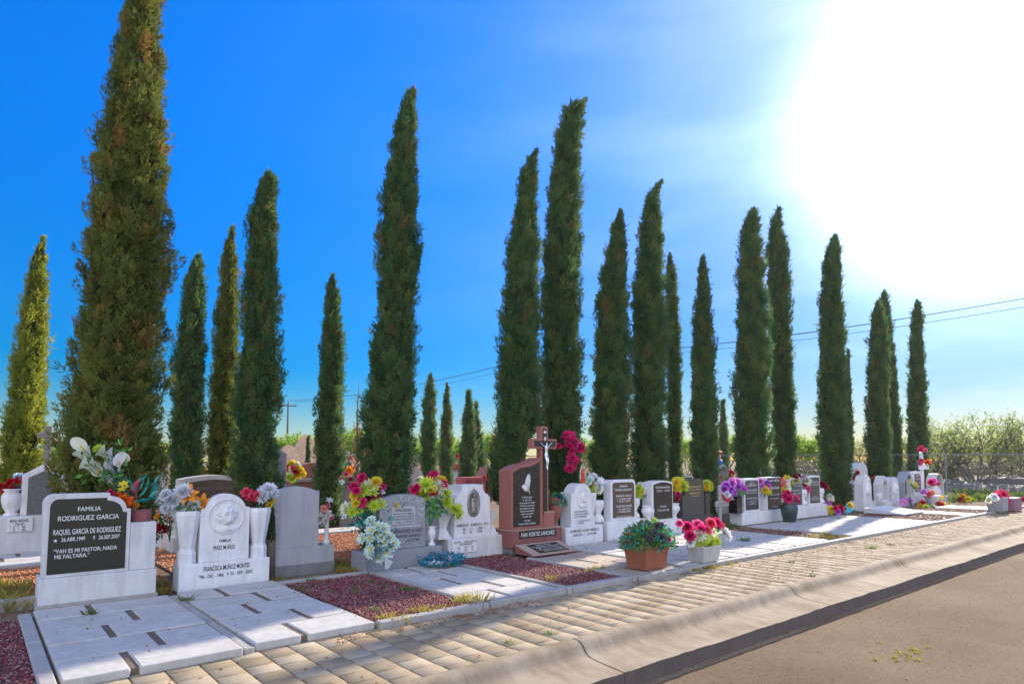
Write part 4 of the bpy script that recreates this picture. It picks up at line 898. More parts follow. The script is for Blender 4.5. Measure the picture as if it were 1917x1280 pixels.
# 8 brown plaque headstone
def plaque_stone(label, X0, Y, bw, bh, bd, tx0, tx1, tz, td, border, pmat, lines, lmat, mat=WHITE2, shape='round', rad=.1, group=FR, pbot=None):
    t = hst('headstone', label, X0, Y, group=group)
    MB().box(0, bw, 0, bd, -.04, bh).build('base', mat, t, bev=.01)
    def outl(a, b, z0, z1, r):
        if shape == 'round': return [(a, z0), (b, z0)] + arc(b - r, z1 - r, r, r, 0, 90, 8) + arc(a + r, z1 - r, r, r, 90, 180, 8)
        if shape == 'arch': return [(a, z0), (b, z0), (b, z1 - .05)] + [(b - (b - a) * i / 12, z1 - .05 + .05 * math.sin(math.pi * i / 12)) for i in range(1, 12)] + [(a, z1 - .05)]
        if shape == 'square': return [(a, z0), (b, z0), (b, z1), (a, z1)]
        if shape == 'chamfer': return [(a, z0), (b, z0), (b, z1 - r), (b - r, z1), (a + r * .3, z1), (a, z1 - r * .3)]
        if shape == 'taper': return [(a - .02, z0), (b + .03, z0), (b, z1 - .08), (b - .07, z1), (a + .05, z1), (a, z1 - .06)]
    MB().prism(outl(tx0, tx1, bh + .001, tz, rad), .03, .03 + td).build('tablet', mat if shape != 'taper' else pmat, t, bev=.007)
    if shape != 'taper':
        MB().prism(outl(tx0 + border, tx1 - border, (pbot or bh + border), tz - border, max(.02, rad - border * .6)), .022, .04).build('plaque', pmat, t)
    lettering(t, lines, lmat, y=.0195 if shape != 'taper' else .0265)
    return t
def rows(cx, z0, specs):
    o = []
    for s, w, dz, h in specs: z0 -= dz; o.append((s, cx - w / 2, cx + w / 2, z0, z0 + h))
    return o
plaque_stone('white headstone with rounded corners and a brown plaque packed with names', 9.74, 8.65, 1.19, .368, .4, .14, .92, 1.19, .2, .055, GRAN_B,
    rows(.53, 1.10, [('FAMILIA', .24, .06, .04), ('MONREAL BENJUMEDO', .52, .075, .042), ('ARMANDO GARCIA S.', .5, .12, .04), ('+ 12.ENE.1928', .44, .06, .034), ('+ 30.DIC.2007', .42, .05, .034), ('CONCEPCION BENITEZ', .5, .1, .04), ('+ 21.ABR.1932', .42, .06, .034), ('+ 04.FEB.2009', .42, .05, .034), ('RECUERDO DE SUS HIJOS', .46, .1, .028)]), LTENG)
VG = [(.11, 0), (.135, .05), (.13, .1), (.075, .17), (.07, .19), (.085, .21), (.075, .225), (.13, .31), (.14, .37), (.125, .45), (.11, .455), (.09, .4)]
vase('goblet shaped white vase left of the brown plaque headstone', 9.68, 8.86, .335, VG, WHITE2, 20, group='goblet vases beside the brown plaque')
vase('goblet shaped white vase right of the brown plaque headstone', 10.80, 8.86, .335, VG, WHITE2, 20, group='goblet vases beside the brown plaque')
VB = [(.075, 0), (.08, .02), (.05, .06), (.07, .11), (.135, .2), (.14, .25), (.115, .30), (.105, .315), (.13, .33), (.13, .345), (.1, .345), (.08, .28)]
plaque_stone('white headstone with a low arched top and black plaque, left of the dark granite one', 10.98, 8.65, 1.24, .28, .45, .24, .965, 1.145, .28, .035, plain('black_gloss_plaque', (.035, .03, .027), .2, 0, .3, 6),
    rows(.6, 1.04, [('Daniel Valenzuela Quiroz', .5, .06, .05), ('* 03.AGO.1967     + 15.ABR.2008', .48, .07, .032), ('Mis Padres', .2, .34, .04), ('Tu Esposa, Hijos e Hija', .4, .08, .042)]), LTENG, shape='arch')
vase('round bellied white vase left of the low arched black plaque headstone', 11.03, 8.66, .28, VB, WHITE2, 20, group='bellied vases')
vase('round bellied white vase right of the low arched black plaque headstone', 12.10, 8.78, .28, VB, WHITE2, 20, group='bellied vases')
plaque_stone('dark speckled granite headstone with cut corners and gold lettering', 12.48, 8.9, 1.37, .272, .4, .28, 1.03, 1.148, .14, .03, GRAN_D,
    rows(.67, .99, [('ROBERTO RAMIREZ GARCIA', .5, .05, .038), ('* 10.JUN.1942   + 20.FEB.2008', .48, .06, .03), ('MARIA ELENA SOTO', .44, .09, .038), ('* 12.AGO.1949', .3, .06, .03)]), GOLDENG, mat=GRAN_D, shape='taper')
vase('tall square dark granite vase left of the dark granite headstone', 12.64, 8.95, .272, [(.15, 0), (.12, .02), (.14, .5), (.14, .51), (.11, .51), (.09, .4)], GRAN_D, 4, R(45), 'square granite vases', smooth=False)
vase('tall square dark granite vase right of the dark granite headstone', 13.66, 9.0, .272, [(.15, 0), (.12, .02), (.14, .5), (.14, .51), (.11, .51), (.09, .4)], GRAN_D, 4, R(45), 'square granite vases', smooth=False)
# the group of four
g4 = 'four adjoining white stones with dark plaques'
plaque_stone('white headstone with round cornered dark plaque, first of four adjoining stones', 14.73, 8.65, 1.19, .28, .35, .18, .90, 1.12, .22, .05, plain('slate_plaque', (.055, .05, .048), .3, 0, .2, 8),
    rows(.54, 1.0, [('FAMILIA', .18, .0, .035), ('ZAMBRANO', .42, .07, .05), ('ANTONIO ZAMBRANO', .5, .13, .045), ('12.JUL.1934  03.MAR.2008', .5, .06, .03), ('ROSA MA. GARCIA', .5, .14, .045), ('+ 21.MAR.1938', .36, .07, .03), ('+ 06.ABR.2010', .36, .06, .03)]), LTENG, group=g4, rad=.09)
plaque_stone('white headstone covered by a square black plaque in script letters, second of four adjoining stones', 15.935, 8.66, 1.16, .275, .35, .12, .86, 1.13, .3, .015, plain('jet_plaque', (.04, .034, .032), .15, 0, .2, 5),
    rows(.49, 1.02, [('Jesus Ma. Villa Olivas', .56, .0, .06), ('Andres Portillo', .52, .2, .07), ('Recuerdo de sus hijos', .5, .16, .04), ('y nietos', .4, .1, .04), ('Mis Padres', .3, .22, .04)]), LTENG, shape='square', group=g4)
plaque_stone('white headstone with corner cut dark plaque, third of four adjoining stones', 17.11, 8.66, 1.2, .3, .35, .19, .88, 1.08, .3, .04, plain('slate_plaque', (.055, .05, .048)),
    rows(.55, .93, [('GUADALUPE', .46, .0, .045), ('1928   2008', .44, .075, .035), ('FRANCISCO G.', .48, .13, .045), ('1925   2009', .46, .08, .035)]), LTENG, shape='chamfer', rad=.13, group=g4)
plaque_stone('white headstone with a tall dark plaque, last and right end of four adjoining stones', 18.325, 8.66, 1.18, .3, .35, .08, .77, 1.14, .3, .05, plain('slate_plaque', (.055, .05, .048)),
    rows(.425, .93, [('MARIA ELENA OLIVAS', .52, .0, .045), ('12.AGO.1948  09.ENE.2009', .5, .07, .035), ('TU ESPOSO', .3, .34, .03), ('HIJOS, NIETOS Y YERNOS', .48, .05, .03), ('TE RECUERDAN', .42, .05, .03)]), LTENG, group=g4, rad=.07)
t = hst('headstone', 'small black square plaque on a pale stone standing behind the four adjoining stones', at(1428, 905, 9.9)[0], 9.9)
xb = at(1454, 905, 9.9)[0] - at(1428, 905, 9.9)[0]; zb = at(1440, 875, 9.9)[1]
MB().box(0, xb, .03, .3, -.04, zb).build('tablet', WHITE, t, bev=.008); MB().box(.0, xb + .02, 0, .028, zb - .62, zb - .01).build('plaque', BLACKG, t)
lettering(t, rows(xb / 2, zb - .08, [('Juan Chávez', xb * .62, .05, .07), ('1938 - 2008', xb * .5, .08, .04), ('Recuerdo', xb * .45, .09, .04), ('familiar', xb * .4, .06, .04)]), LTENG, y=-.003)
VSQ = [(.17, 0), (.165, .01), (.165, .41), (.17, .42), (.13, .42), (.12, .3)]
vase('polished black square vase left of the first adjoining stone, holding purple flowers', 14.55, 8.72, .28, VSQ, BLACKG, 4, R(45), smooth=False)
vase('round white vase right of the last of the four adjoining stones', 19.28, 8.8, .3, VG, WHITE2, 18)
vase('round white vase between the third and fourth adjoining stones', 18.16, 8.78, .3, VG, WHITE2, 18)
vx, vy = G(1478, 976)
vase('large dark green marble vase on the slab in front of the four adjoining stones', vx, vy, 0, [(.15, 0), (.16, .03), (.2, .22), (.215, .36), (.2, .42), (.16, .445), (.175, .47), (.175, .49), (.13, .49), (.12, .4)], DKVASE, 22)
# grey painted cross
cx_, cy_ = G(1350, 984); kx = mpp(1350, cy_)
t = hst('grave_cross', 'small grey painted wooden cross left of the purple flowers', cx_, cy_, 'cross')
MB().box(-.045, .045, 0, .05, -.1, .98).build('upright', GREYWOOD, t, bev=.006); MB().box(-.25, .33, -.03, -.002, .47, .6).build('crossbar', GREYWOOD, t, bev=.006)
lettering(t, [('JOSE LUIS R.', -.15, .2, .515, .55)], DKENG, y=-.033)
# niche shrines
def niche(label, X0, Y, w, h, d, wall, mat, inner, shape='arch', base=None, cat='niche', grp='niche shrines', z=0.):
    t = thing('niche_shrine', label, cat, (X0, Y, z), grp)
    if shape == 'arch':
        o_ = [(0, 0), (w, 0)] + arc(w / 2, h - w / 2, w / 2, w / 2, 0, 180, 16); iw = w / 2 - wall; i_ = [(wall, wall * 1.2), (w - wall, wall * 1.2)] + arc(w / 2, h - w / 2, iw, iw, 0, 180, 16)
    else:
        o_ = [(0, 0), (w, 0), (w, h * .66), (w / 2, h), (0, h * .66)]; i_ = [(wall, wall * 1.2), (w - wall, wall * 1.2), (w - wall, h * .64), (w / 2, h - wall * 1.5), (wall, h * .64)]
    b0 = base[2] if base else 0.
    o_ = [(a, b + b0) for a, b in o_]; i_ = [(a, b + b0) for a, b in i_]
    MB().ring(o_, i_, 0, d).build('shell', mat, t, bev=.006)
    MB().prism([(a * .98 + w * .01, b) for a, b in i_], d - .04, d - .005).build('back_wall', inner, t)
    if base: MB().box(-base[0], w + base[0], -base[1], d + .03, -.05, b0 - .002).build('base', mat, t, bev=.01)
    return t
X0 = at(1347, 930, 11.)[0]; X1 = at(1365, 930, 11.)[0]; zt = at(1356, 869, 11)[1]
PINKW = stone('pinkish_plaster', (.5, .42, .39), var=.08)
niche('pink arched niche shrine on a pillar with a blue figurine on top', X0, 11., X1 - X0, zt - .75, .4, .06, WHITE, PINKW, base=(.0, .0, .75), z=0)
fx = (X0 + X1) / 2
t = thing('figurine', 'small figurine with blue skirt and red top on the roof of the pink arched niche', 'figurine', (fx, 11.15, zt))
mb = MB(); mb.lathe([(.12, 0), (.13, .05), (.09, .12), (.04, .17)], 12); mb.build('skirt', plain('blue_cloth', (.02, .16, .5), .6), t, smooth=True)
mb = MB(); mb.lathe([(.05, .165), (.06, .23), (.035, .28)], 10); mb.ball((0, 0, .32), .05, 10, 7); mb.build('body', plain('doll_skin', (.55, .32, .24), .6), t, smooth=True)
mb = MB(); mb.lathe([(.02, .33), (.14, .36), (.1, .4), (.03, .43)], 12, wob=.2); mb.build('red_flower_hat', plain('red_cloth', (.45, .02, .03), .7), t)
# far right group
YR = 8.45
def span(px0, px1, py, Y): a = at(px0, py, Y); b = at(px1, py, Y); return a[0], b[0] - a[0]
def small_round(label, px, pyt, Y, bpx, bpyt, med=True, d=.28, vases=()):
    x, w = span(px[0], px[1], 920, Y); zt = at(px[0], pyt, Y)[1]; bx, bw = span(bpx[0], bpx[1], 940, Y); zb = at(bpx[0], bpyt, Y)[1]
    t = hst('headstone', label, bx, Y, group='small white stones at the far right')
    MB().box(0, bw, 0, d + .15, -.05, zb).build('base', WHITE, t, bev=.012); o = x - bx
    MB().prism([(o, zb + .001), (o + w, zb + .001), (o + w, zt - .3)] + arc(o + w / 2, zt - .3, w / 2 - .03, .3, 0, 180, 16) + [(o, zt - .3)], .04, .04 + d).build('tablet', WHITE, t, bev=.01)
    if med: medallion(t, o + w / 2, zt - .38, w * .3, .22, .039, WHITE2, 5)
    return t, o, w, zb, zt
t, o, w, zb, zt = small_round('small arched white stone with a robed figure relief, leftmost of the far right group', (1619, 1634.5), 889, YR, (1617, 1640), 939, med=False)
mb = MB(); mb.lathe([(.1, zt - .62), (.11, zt - .5), (.07, zt - .25), (.04, zt - .2)], 10, cx=o + w / 2, cy=.04, sy=.5); mb.ball((o + w / 2, .03, zt - .16), .05, 10, 7); mb.build('figure_relief', WHITE2, t, smooth=True)
small_round('small arched white stone with a round medallion, third of the far right group', (1673, 1686), 893, YR, (1671, 1690), 937)
x, w = span(1652, 1663.5, 920, YR); zt = at(1657, 890, YR)[1]; zb = at(1657, 939, YR)[1]
niche('small white pointed roof niche between the two small arched stones', x, YR, w, zt - zb, .28, .05, WHITE, CREAM, 'gable', base=(.12, .12, zb))
x, w = span(1694, 1712, 920, YR + .1); zt = at(1703, 882, YR + .1)[1]; zb = at(1703, 941, YR + .1)[1]
niche('grey blue niche with a steep pointed roof, the tallest shrine of the far right group', x, YR + .1, w, zt - zb, .32, .06, stone('grey_blue_plaster', (.34, .35, .38)), stone('warm_grey_plaster', (.4, .36, .33)), 'gable', base=(.12, .1, zb))  # back wall in its own warmer, browner plaster
x, w = span(1712.5, 1727, 905, YR); bx, bw = span(1714, 1735, 935, YR - .25)
plaque_stone('white headstone with a dark plaque of five lines, left of the white flowered cross', x - .05, YR, w + .4, at(1720, 925, YR)[1], .45, .05, .05 + w, at(1720, 882, YR)[1], .25, .09, plain('slate_plaque', (.055, .05, .048)),
    rows(.05 + w / 2, at(1720, 889, YR)[1], [('FAMILIA', w * .4, .05, .06), ('LOPEZ MTZ.', w * .6, .12, .06), ('1940  2007', w * .6, .12, .05), ('1936  2009', w * .6, .13, .05), ('D.E.P.', w * .5, .13, .05)]), LTENG, shape='chamfer', rad=.14, group='small white stones at the far right')
x = at(1731, 940, 8.6)[0]; zt = at(1731, 846, 8.6)[1]; za = at(1731, 873, 8.6)[1]; ww = span(1722, 1740, 873, 8.6)[1]
t = hst('grave_cross', 'tall white cross decorated with pink flowers near the wire fence', x, 8.6, 'cross')
WP = plain('white_paint', (.75, .75, .76), .5, 0, .05)
MB().prism([(-.08, .2), (.08, .2), (.08, zt - .07), (.12, zt - .02), (0, zt), (-.12, zt - .02), (-.08, zt - .07)], 0, .09).build('upright', WP, t, bev=.008); MB().box(-ww / 2, ww / 2, -.045, -.002, za - .11, za + .11).build('crossbar', WP, t, bev=.02)
MB().box(-.25, .25, -.12, .2, -.05, .22).build('foot', WHITE, t, bev=.02); MB().box(-.22, -.1, -.02, -.002, zt - .45, zt - .12).build('ribbon', WP, t, bev=.005)
x, w = span(1751, 1767, 910, YR); zt = at(1755, 886, YR)[1]; zb = at(1755, 928, YR)[1]
niche('white arched niche shrine at the right end of the row, nearest the wire fence post', x, YR, w, zt - zb, .32, .06, CREAM, PINKW, base=(.1, .1, zb))
x, w = span(1607, 1625, 905, 10.2); zt = at(1612, 866, 10.2)[1]
t = hst('headstone', 'tall white stone with a rounded sunlit top behind the small arched stones', x, 10.2)
MB().prism([(0, -.04), (w, -.04), (w, zt - .25)] + arc(w / 2, zt - .25, w / 2, .25, 0, 180, 14) + [(0, zt - .25)], 0, .5).build('tablet', WHITE, t, bev=.02); MB().box(-.1, w + .1, -.1, .6, -.05, .2).build('base', WHITE, t, bev=.01)
vase('round white vase with magenta flowers at the foot of the white cross', at(1747, 935, 8.3)[0], 8.3, .0, [(.14, 0), (.2, .05), (.28, .3), (.26, .5), (.17, .6), (.2, .64), (.15, .64)], WHITE, 18)
vase('white bowl vase between the white cross and the right end niche', at(1745, 940, 8.0)[0], 8.0, 0, [(.12, 0), (.16, .05), (.26, .28), (.28, .34), (.22, .34)], WHITE, 16)
vase('small round white vase left of the pointed roof niche', at(1645, 938, 8.3)[0], 8.3, at(1645, 938, 8.3)[1], [(.05, 0), (.035, .04), (.1, .13), (.105, .2), (.075, .26), (.055, .26)], WHITE, 16)
sx, sy = G(1600, 962)
mb = MB(); mb.add([(-.7, 0, 0), (.9, 0, 0), (.9, 1.1, 0), (-.7, 1.1, 0), (-.7, 0, .04), (.9, 0, .04), (.9, 1.1, .16), (-.7, 1.1, .16)], [(0, 3, 2, 1), (4, 5, 6, 7), (0, 1, 5, 4), (1, 2, 6, 5), (2, 3, 7, 6), (3, 0, 4, 7)])
tag(mb.build('grave_slab', WHITE, bev=.01, loc=(21.3, 7.0, 0)), 'small sloping white slab in front of the leftmost small arched stone', 'grave cover')
# second row at left
Y2 = 14.1
x0, w = span(4, 74, 990, Y2); zb = at(40, 966, Y2)[1]
t = hst('headstone', 'house shaped headstone framed in white with a speckled grey panel, second row at far left', x0, Y2, group='headstones of the second row')
z0 = at(40, 1012, Y2)[1]
MB().box(-.3, w + .25, 0, .5, -.05, zb).build('base', WHITE, t, bev=.01)
MB().box(.06, w - .1, -.03, 0, zb - .26, zb - .02).build('name_plaque', WHITE2, t, bev=.004)
lettering(t, [('MANUEL   MARCHAND', .1, w - .16, zb - .095, zb - .045), ('VALADEZ', .3, w - .35, zb - .15, zb - .105), ('*    27    5    1942', .1, w - .2, zb - .2, zb - .16), ('+    30    7    2009', .1, w - .2, zb - .25, zb - .21)], DKENG, y=-.033)
a0 = at(38, 966, Y2)[0] - x0; a1 = at(122, 966, Y2)[0] - x0; zp = at(80, 868, Y2)[1]; zs = at(40, 890, Y2)[1]; am = (a0 + a1) / 2
MB().prism([(a0, zb), (a1, zb), (a1, zs), (am, zp), (a0, zs)], .12, .32).build('tablet', WHITE2, t, bev=.008)
MB().prism([(a0 + .09, zb + .01), (a1 - .09, zb + .01), (a1 - .09, zs - .04), (am, zp - .12), (a0 + .09, zs - .04)], .112, .13).build('panel', GRAN_P, t)
vase('white urn with red and blue flowers at the far left of the second row', at(22, 966, Y2)[0], Y2 + .2, zb, [(.12, 0), (.12, .03), (.08, .06), (.13, .15), (.155, .27), (.15, .36), (.11, .43), (.14, .45), (.14, .47), (.1, .47)], WHITE2, 18)
xc = at(86, 900, 15.6)[0]; zc = at(86, 797, 15.6)[1]
t = hst('grave_cross', 'grey stone cross on a stepped block behind the house shaped headstone at far left', xc, 15.6, 'cross')
MB().box(-.055, .055, 0, .1, .9, zc).build('upright', stone('dull_grey_stone', (.27, .24, .22)), t, bev=.01); MB().box(-.17, .17, -.01, .11, zc - .24, zc - .12).build('crossbar', stone('dull_grey_stone', (.27, .24, .22)), t, bev=.01)
MB().box(-.32, .32, -.2, .4, -.05, .7).box(-.2, .2, -.1, .3, .7, .92).build('stepped_block', stone('dull_grey_stone', (.27, .24, .22)), t, bev=.01)
x0, w = span(336, 462, 910, 12.6); zt = at(400, 889, 12.6)[1]
t = hst('headstone', 'wide dark plaque in a white arched frame behind the portrait medallion headstone', x0, 12.6, group='headstones of the second row')
MB().prism([(0, .2), (w, .2), (w, zt - .07)] + [(w - w * i / 14, zt - .07 + .07 * math.sin(math.pi * i / 14)) for i in range(1, 14)] + [(0, zt - .07)], 0, .3).build('tablet', CREAM, t, bev=.008)
MB().prism([(.1, .3), (w - .1, .3), (w - .1, zt - .14)] + [(w - .1 - (w - .2) * i / 14, zt - .14 + .06 * math.sin(math.pi * i / 14)) for i in range(1, 14)] + [(.1, zt - .14)], -.008, .02).build('plaque', GRAN_B, t)
lettering(t, rows(w / 2, zt - .25, [('LOS SUEÑOS DE MI PADRE', w * .55, .0, .035), ('VIVEN EN CADA HIJO QUE TE RECUERDA', w * .7, .18, .035)]), plain('dull_engraving', (.2, .17, .15)), y=-.011)
MB().box(-.1, w + .1, -.1, .4, -.05, .21).build('base', CREAM, t, bev=.01)
x0, w = span(303, 345, 980, 13.2); zt = at(320, 958, 13.2)[1]
t = hst('headstone', 'low white stone with dark lettering half hidden left of the portrait medallion headstone', x0, 13.2, group='headstones of the second row')
MB().prism([(0, -.04), (w, -.04), (w, zt - .1)] + arc(w / 2, zt - .12, w / 2, .12, 0, 180, 12) + [(0, zt - .1)], 0, .3).build('tablet', WHITE, t, bev=.01)
lettering(t, [('FELIPE', .12, w - .05, zt - .22, zt - .15), ('* 2 OCT 1931', .1, w - .05, zt - .32, zt - .26)], DKENG, y=-.003)
x0, w = span(500, 536, 900, 12.2); zt = at(520, 836, 12.2)[1]
t = hst('headstone', 'tall plain grey slab behind the dark ragged topped cypress', x0, 12.2, group='headstones of the second row')
MB().prism([(0, -.05), (w, -.05), (w, zt - .13), (w - .22, zt), (0, zt)], 0, .2).build('tablet', stone('blue_grey_slab', (.28, .29, .32), var=.1), t, bev=.006); MB().box(-.1, w + .1, -.1, .4, -.06, .2).build('base', GREYST, t, bev=.01)
x0, w = span(548, 612, 890, 17); zt = at(580, 866, 17)[1]
t = hst('grave_monument', 'red brown stone monument with a curved top behind the lone slim cypress', x0, 17, 'monument')
MB().prism([(.25, 1.0), (w, 1.0), (w, zt - .1)] + arc(w * .6, zt - .2, w * .4, .2, 20, 150, 12), 0, .5).build('tablet', PINKST, t, bev=.01); MB().box(0, w + .1, -.3, .8, -.05, 1.0).build('base', PINKDK, t, bev=.02); MB().box(-.05, w + .15, -.35, .85, 1.0, 1.1).build('ledge', TANPL, t, bev=.02)
x0, w = span(866, 905, 900, 13); zt = at(885, 893, 13)[1]
t = hst('headstone', 'small bright pink stone with dark red lettering behind the oval relief headstone', x0, 13)
PK = stone('bright_pink_stone', (.55, .14, .15), var=.08)
MB().box(0, w, 0, .3, -.05, zt).build('tablet', PK, t, bev=.006); lettering(t, [('MOISES   NAVA', .1, w - .08, zt - .14, zt - .07), ('GOMEZ', w * .55, w - .12, zt - .25, zt - .18), ('* 30.ABR.1961', .08, w - .1, zt - .36, zt - .29)], REDENG, y=-.003)
x0, w = span(775, 795, 890, 18); zt = at(776, 868, 18)[1]; zl = at(794, 892, 18)[1]
t = hst('headstone', 'pinkish stone with a sloping shoulder left of the far cypresses', x0, 18)
MB().prism([(-.3, -.05), (w, -.05), (w, zl), (0, zt), (-.3, zt + .08)], 0, .4).build('tablet', PINKW, t, bev=.01)
x0, w = span(905, 921, 895, 19); zt = at(910, 874, 19)[1]
niche('small orange box niche right of the far cypresses', x0, 19, w, zt, .5, .1, PINKST, stone('orange_plaster', (.5, .22, .08)), 'gable')
x0, w = span(846, 864, 880, 30); zt = at(856, 868, 30)[1]
t = thing('tomb_house', 'small tomb with a red roof glimpsed between the far cypresses', 'tomb', (x0, 30, 0))
MB().box(0, w, 0, .4, -.05, zt - .35).build('wall', WHITE, t, bev=.01); MB().prism([(-.1, zt - .35), (w + .1, zt - .35), (w + .1, zt - .2), (w / 2, zt), (-.1, zt - .2)], -.1, .5).build('roof', plain('red_roof', (.45, .06, .04), .6), t)
for i, (p0, p1_, pt, Yd, lab, mt) in enumerate([(296, 312, 852, 22, 'white tomb front glimpsed right of the huge cypress', CREAM), (366, 384, 868, 20, 'pale stone glimpsed right of the slim dark cypress', WHITE), (640, 662, 895, 15, 'low grey stone left of the dead sapling', stone('dull_grey_stone', (.27, .24, .22))), (1260, 1296, 888, 14, 'plain pale stone behind the dark granite headstone', CREAM), (612, 640, 905, 18, 'pale low stone right of the lone slim cypress', CREAM)]):
    x0, w = span(p0, p1_, 900, Yd); zt = at(p0, pt, Yd)[1]
    t = hst('headstone', lab, x0, Yd)
    MB().prism([(0, -.05), (w, -.05), (w, zt - .12)] + arc(w / 2, zt - .14, w / 2, .14, 0, 180, 10) + [(0, zt - .12)], 0, .25).build('tablet', mt, t, bev=.01); MB().box(-.08, w + .08, -.08, .35, -.05, .2).build('base', mt, t, bev=.01)
x_, y_ = G(614, 948); t = hst('grave_cross', 'small bare wooden cross right of the blank grey stone', x_, y_, 'cross')
kz = mpp(614, y_) ; MB().box(-.07, .07, 0, .05, -.1, 40 * kz).build('upright', WOODP, t, bev=.005); MB().box(-.45, .55, -.03, -.002, 22 * kz, 28 * kz).build('crossbar', WOODP, t, bev=.005)
x_, y_ = G(640, 957); t = thing('grave_marker', 'small yellow and white pinwheel marker right of the bare wooden cross', 'marker', (x_, y_, -.03))
kz = mpp(640, y_); MB().tube([(0, 0, 0), (0, 0, 18 * kz)], .012, 6).build('stick', WOODP, t); MB().box(-6 * kz, 6 * kz, -.02, 0, 14 * kz, 19 * kz).build('yellow_card', plain('yellow_card_paint', (.7, .35, .03), .6), t)
quadm = MB(); quadm.prism([(-4 * kz, 19.2 * kz), (3 * kz, 19.2 * kz), (4 * kz, 26 * kz), (0, 28 * kz), (-4 * kz, 24 * kz)], -.02, 0); quadm.build('white_card', WP, t)

# ------------------------------------------------------------------ flowers
def petalmat(n, cols, trans=.35): return leafy('petal_' + n, cols, trans, .55, attr=True, gloss=.25)
PC = {
 'magenta': [(.42, .004, .07), (.62, .012, .13), (.72, .05, .2)], 'pink': [(.62, .03, .17), (.75, .10, .28), (.8, .2, .36)], 'red': [(.35, .004, .01), (.55, .012, .02), (.62, .03, .05)],
 'darkred': [(.18, .004, .02), (.28, .01, .03), (.35, .02, .05)], 'orange': [(.70, .17, .01), (.8, .27, .015), (.85, .36, .03)], 'orangered': [(.62, .07, .01), (.75, .13, .015), (.78, .2, .03)],
 'yellow': [(.66, .47, .02), (.78, .60, .04), (.8, .66, .08)], 'lime': [(.42, .55, .03), (.56, .68, .06), (.66, .74, .16)], 'white': [(.62, .66, .72), (.74, .76, .78), (.8, .8, .8)],
 'cream': [(.62, .66, .42), (.74, .76, .56), (.8, .8, .66)], 'mint': [(.45, .68, .62), (.62, .78, .72), (.74, .82, .76)], 'paleblue': [(.42, .6, .75), (.6, .72, .8), (.7, .78, .82)], 'purple': [(.3, .04, .42), (.45, .09, .58), (.58, .2, .66)],
 'violet': [(.55, .1, .5), (.66, .2, .6), (.7, .35, .66)], 'plum': [(.05, .035, .06), (.08, .06, .09), (.12, .08, .12)], 'grey': [(.45, .43, .4), (.55, .53, .5), (.62, .6, .58)], 'salmon': [(.7, .25, .18), (.75, .33, .26), (.78, .42, .36)],
 'blue': [(.02, .05, .12), (.03, .09, .2), (.06, .14, .28)], 'redpink': [(.62, .02, .07), (.75, .06, .13), (.78, .16, .24)]}
FM = {k: petalmat(k, v) for k, v in PC.items()}
YC = plain('flower_centre', (.6, .42, .03), .7); YC2 = plain('dark_flower_centre', (.12, .08, .02), .8)
_FL = {}
